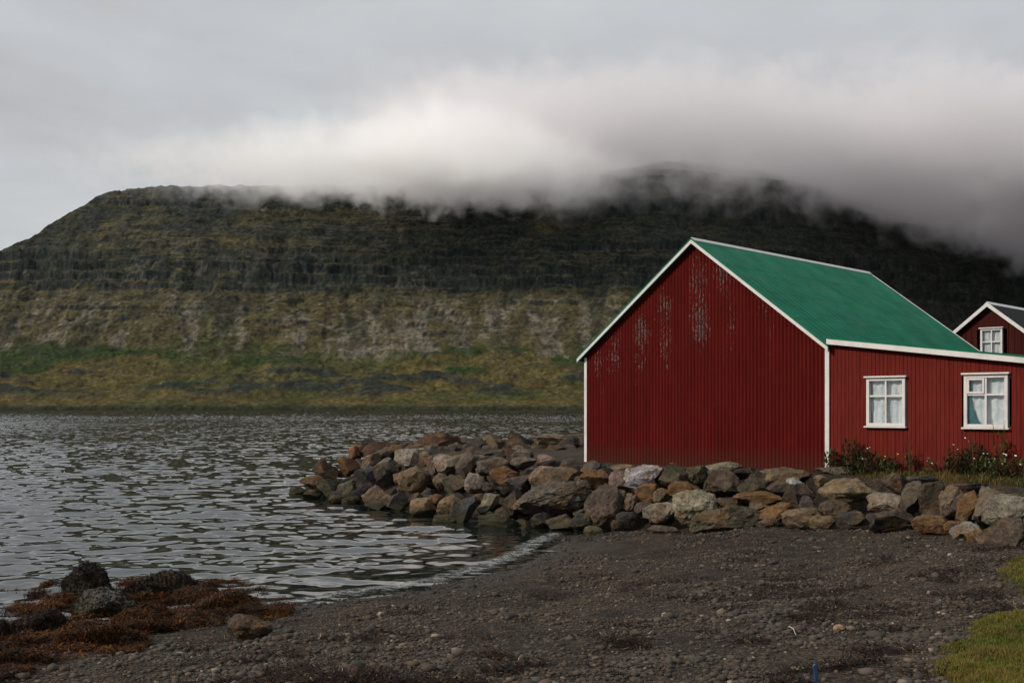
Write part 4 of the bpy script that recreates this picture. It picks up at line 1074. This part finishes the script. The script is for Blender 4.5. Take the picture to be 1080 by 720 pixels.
def litter():
    n = 420000
    Y = 7 + 20 * rng.random(n) ** 1.3; X = rng.uniform(-.3, .5, n) * Y
    b = beach_z(X, Y); p, d = plat_z(X, Y); dd = poly_dist(X, Y, SHORE, False)
    wob = 1.4 * (fbm(X * .35, Y * .35, 3, 31) - .5) * 2
    line = sum(a * np.exp(-((dd + wob - c) / w) ** 2) for c, w, a in ((5.4, .5, .6), (8.4, .8, 1.), (10.4, 1.0, .9), (3.0, .3, .2)))
    al = fbm(X * 1.1 + Y * .5, Y * 1.9 - X * .4, 4, 160)                     # heaps drawn out along the shore
    heap = np.maximum(sstep(.56, .68, al) * np.clip(line, .0, 1), sstep(.64, .74, al) * sstep(1.5, 4, dd) * .7)
    k = (b > .10) & (p < b + .1) & (rng.random(n) < np.clip(heap + .008, 0, 1))
    X, Y, heap = X[k], Y[k], heap[k]; n = len(X); z = ground_z(X, Y)
    cols = np.array([(.012, .008, .006), (.020, .011, .007), (.045, .021, .010), (.006, .005, .005), (.15, .115, .075)])
    c = cols[rng.choice(5, n, p=[.35, .25, .13, .23, .04])] * rng.uniform(.6, 1.4, (n, 1))
    P = np.stack([X, Y, z + .004 + .075 * heap * rng.random(n)], 1)
    V, Fc, cc = strips(P, rng.uniform(.03, .12, n), rng.uniform(.006, .020, n), rng.uniform(0, 6.283, n), rng.uniform(-.2, .6, n), rng.uniform(0, .5, n), rng.uniform(-.8, .8, n), c, 2)
    o = new_mesh('seaweed_litter', V, Fc, M['weed'], col=cc); tag(o, 'dry dark seaweed scraps along the tide lines of the beach', 'seaweed', kind='stuff')
    print('LITTER', n)
litter()

# foam where the wavelets run out
def foam():
    s = np.linspace(0, 1, 420); P = SHORE[1:9]
    seg = np.r_[0, np.cumsum(np.hypot(*np.diff(P, axis=0).T))]; L = s * seg[-1]
    x = np.interp(L, seg, P[:, 0]); y = np.interp(L, seg, P[:, 1])
    for _ in range(3):
        x[3:-3] = np.convolve(x, np.ones(7) / 7, 'valid'); y[3:-3] = np.convolve(y, np.ones(7) / 7, 'valid')
    tx, ty = np.gradient(x), np.gradient(y); l = np.hypot(tx, ty); nx, ny = -ty / l, tx / l   # towards the water
    t = np.linspace(0, 1, 16)
    wid = .45 + .7 * fbm(L * .5, L * 0, 3, 170); start = -.55 + .35 * fbm(L * .8, L * 0, 3, 171)
    X = x[:, None] + nx[:, None] * (start[:, None] + wid[:, None] * t); Y = y[:, None] + ny[:, None] * (start[:, None] + wid[:, None] * t)
    Z = np.maximum(ground_z(X, Y) + .012, .075)
    V = np.stack([X, Y, Z], -1).reshape(-1, 3); idx = np.arange(X.size).reshape(X.shape)
    Fc = np.stack([idx[:-1, :-1], idx[:-1, 1:], idx[1:, 1:], idx[1:, :-1]], -1).reshape(-1, 4)
    m = NT('foam', .7, .3); m.color((.34, .36, .37))
    v = m.coord('World', (1, 1, 0))
    k = m.math('ADD', m.math('MULTIPLY', m.noise(v, 4.5, 5, .7, 1.), .55), m.math('MULTIPLY', m.noise(v, 26, 4, .7), .45))
    at = m.node('ShaderNodeAttribute'); at.attribute_name = 'Edge'
    k = m.math('ADD', k, m.math('MULTIPLY', at.outputs['Fac'], .16))
    m.link(m.ramp(k, [(.60, 0), (.72, .5)]), m.p.inputs['Alpha'])
    o = new_mesh('shore_foam', V, Fc, m.m, smooth=True)
    at = o.data.attributes.new('Edge', 'FLOAT', 'POINT'); e = np.tile(np.sin(np.pi * t) ** .7, len(s)); at.data.foreach_set('value', e.astype(np.float32))
    tag(o, 'thin white foam line where the water meets the shingle', 'foam', kind='stuff')
foam()

# small finds on the beach
def small_things():
    p = ray_hit(861, 719, lambda x, y: ground_z(x, y)); s = p.y / F
    m = MB(); h = 20 * s; w = 5.0 * s
    m.prism([(-w * .5, -.02), (w * .55, -.02), (w * .38, h * .55), (w * .50, h * .86), (w * .1, h), (-w * .45, h * .9), (-w * .30, h * .4)], -w * .3, w * .3)
    o = m.build('plastic_stick', mat_simple('blue_plastic', (.012, .045, .095), .45, .4), None, .003); o.location = p; o.rotation_euler = (0, R_(-6), .2)
    tag(o, 'short blue plastic stick standing in the shingle at the bottom edge', 'stick')
    a = ray_hit(832, 662, lambda x, y: ground_z(x, y)); b = ray_hit(841, 671, lambda x, y: ground_z(x, y))
    bm = bmesh.new(); k = 6; ring = []
    for i in range(7):
        t = i / 6; c = a.lerp(b, t) + Vector((.012 * math.sin(5 * t), 0, .018 + .012 * math.sin(3.1 * t))); r = .006 * (1.1 - .6 * t)
        d = (b - a).normalized(); s1 = d.cross(Vector((0, 0, 1))).normalized(); s2 = s1.cross(d)
        ring.append([bm.verts.new(c + s1 * r * math.cos(6.283 * j / k) + s2 * r * math.sin(6.283 * j / k)) for j in range(k)])
    for i in range(6):
        for j in range(k): bm.faces.new([ring[i][j], ring[i][(j+1) % k], ring[i+1][(j+1) % k], ring[i+1][j]])
    bm.faces.new(ring[0]); bm.faces.new(ring[-1])
    me = bpy.data.meshes.new('twig'); bm.to_mesh(me); bm.free(); me.materials.append(mat_simple('bleached_wood', (.32, .28, .22), .85))
    o = bpy.data.objects.new('twig', me); COL.objects.link(o); tag(o, 'pale bleached twig lying on the shingle left of the turf', 'twig')
    for (px, py, w, h, c, lab) in ((885, 664, 13, 7, 'tan', 'largest flat tan stone on the shingle left of the turf'), (840, 706, 13, 5, 'pale', 'flat pale stone beside the blue stick'), (402, 649, 10, 5, 'pale', 'pale flat stone alone on the dark shingle near the water'), (434, 613, 8, 7, 'dark', 'black stone at the edge of the foam'), (424, 615, 6, 6, 'dark', 'smaller black stone left of its twin at the foam edge'), (980, 626, 7, 4, 'pink', 'pinkish stone on the shingle below the right window')):
        q = ray_hit(px, py, lambda x, y: ground_z(x, y)); sc = q.y / F
        me = boulder_mesh(hash(px) % 1000, (w * sc, w * sc * .8, h * sc * 1.3), 'r', 3); o = bpy.data.objects.new('beach_stone', me); COL.objects.link(o)
        o.location = q + Vector((0, 0, h * sc * .25)); o.color = (*PAL[c], 1); tag(o, lab, 'stone', 'loose stones on the beach')
small_things()

# ------------------------------------------------------------------ light and sky
SUN_AZ_FROM = Vector((-.90, -.40, .60)).normalized()
sun = bpy.data.lights.new('sun', 'SUN'); sun.energy = 4.2; sun.angle = R_(6); sun.color = (1, .89, .76)
so = bpy.data.objects.new('sun', sun); COL.objects.link(so); so.rotation_euler = (-SUN_AZ_FROM).to_track_quat('-Z', 'Y').to_euler()

w = bpy.data.worlds.new('World'); scene.world = w; w.use_nodes = True
t = w.node_tree; nt = NT.__new__(NT); nt.t = t; nt.n = t.nodes; nt.l = t.links
bg = t.nodes['Background']
sky = nt.node('ShaderNodeTexSky', sky_type='NISHITA'); sky.sun_disc = False
sky.sun_elevation = math.asin(SUN_AZ_FROM.z); sky.sun_rotation = math.atan2(SUN_AZ_FROM.x, SUN_AZ_FROM.y); sky.dust_density = 3
tc = nt.node('ShaderNodeTexCoord'); d = nt.sep(tc.outputs['Generated'])
zc = nt.math('MAXIMUM', d[2], 0.)
# cloud sheet overhead, seen in perspective
cv = nt.node('ShaderNodeCombineXYZ'); den = nt.math('ADD', zc, .16)
nt.link(nt.math('DIVIDE', d[0], den), cv.inputs[0]); nt.link(nt.math('DIVIDE', d[1], den), cv.inputs[1]); nt.link(nt.math('MULTIPLY', zc, 1.5), cv.inputs[2])
n = nt.noise(cv.outputs[0], .85, 5, .5, .5)
n_ = nt.noise(cv.outputs[0], 2.6, 4, .55, .4)
n = nt.math('ADD', nt.math('MULTIPLY', n, .75), nt.math('MULTIPLY', n_, .25))
grey = nt.ramp(n, [(.34, (.430, .425, .446)), (.50, (.520, .534, .555)), (.64, (.590, .618, .636))])
# overcast sky is brighter overhead
lum = nt.ramp(zc, [(0, 1.04), (.10, 1.0), (.36, 1.0), (.6, 1.45), (1, 1.9)])
oc = nt.mix(1, grey, lum, 'MULTIPLY')
nk = nt.node('ShaderNodeVectorMath', operation='SCALE'); nt.link(sky.outputs[0], nk.inputs[0]); nk.inputs['Scale'].default_value = .004
al = nt.mix(1, oc, nk.outputs[0], 'ADD')
sc10 = nt.node('ShaderNodeVectorMath', operation='SCALE'); nt.link(al, sc10.inputs[0]); sc10.inputs['Scale'].default_value = 10
nt.link(sc10.outputs[0], bg.inputs['Color']); bg.inputs['Strength'].default_value = .1

# ------------------------------------------------------------------ camera and render
cam = bpy.data.cameras.new('camera'); co = bpy.data.objects.new('camera', cam); COL.objects.link(co)
co.location = (0, 0, CAM); co.rotation_euler = (R_(90), 0, 0)
cam.sensor_width = 36; cam.lens = 36 * F / 1080; cam.shift_y = (HY - 360) / 1080; cam.clip_end = 20000; cam.clip_start = .1
scene.camera = co
scene.view_settings.view_transform = 'Standard'; scene.view_settings.look = 'None'; scene.view_settings.exposure = 0; scene.view_settings.gamma = 1
scene.render.engine = 'CYCLES'
cy = scene.cycles
cy.use_denoising = True; cy.denoiser = 'OPENIMAGEDENOISE'
cy.max_bounces = 12; cy.diffuse_bounces = 3; cy.glossy_bounces = 3; cy.transmission_bounces = 4; cy.transparent_max_bounces = 8; cy.volume_bounces = 12
cy.volume_step_rate = .35; cy.volume_max_steps = 256
cy.sample_clamp_indirect = 4
cy.use_adaptive_sampling = True; cy.adaptive_threshold = .03
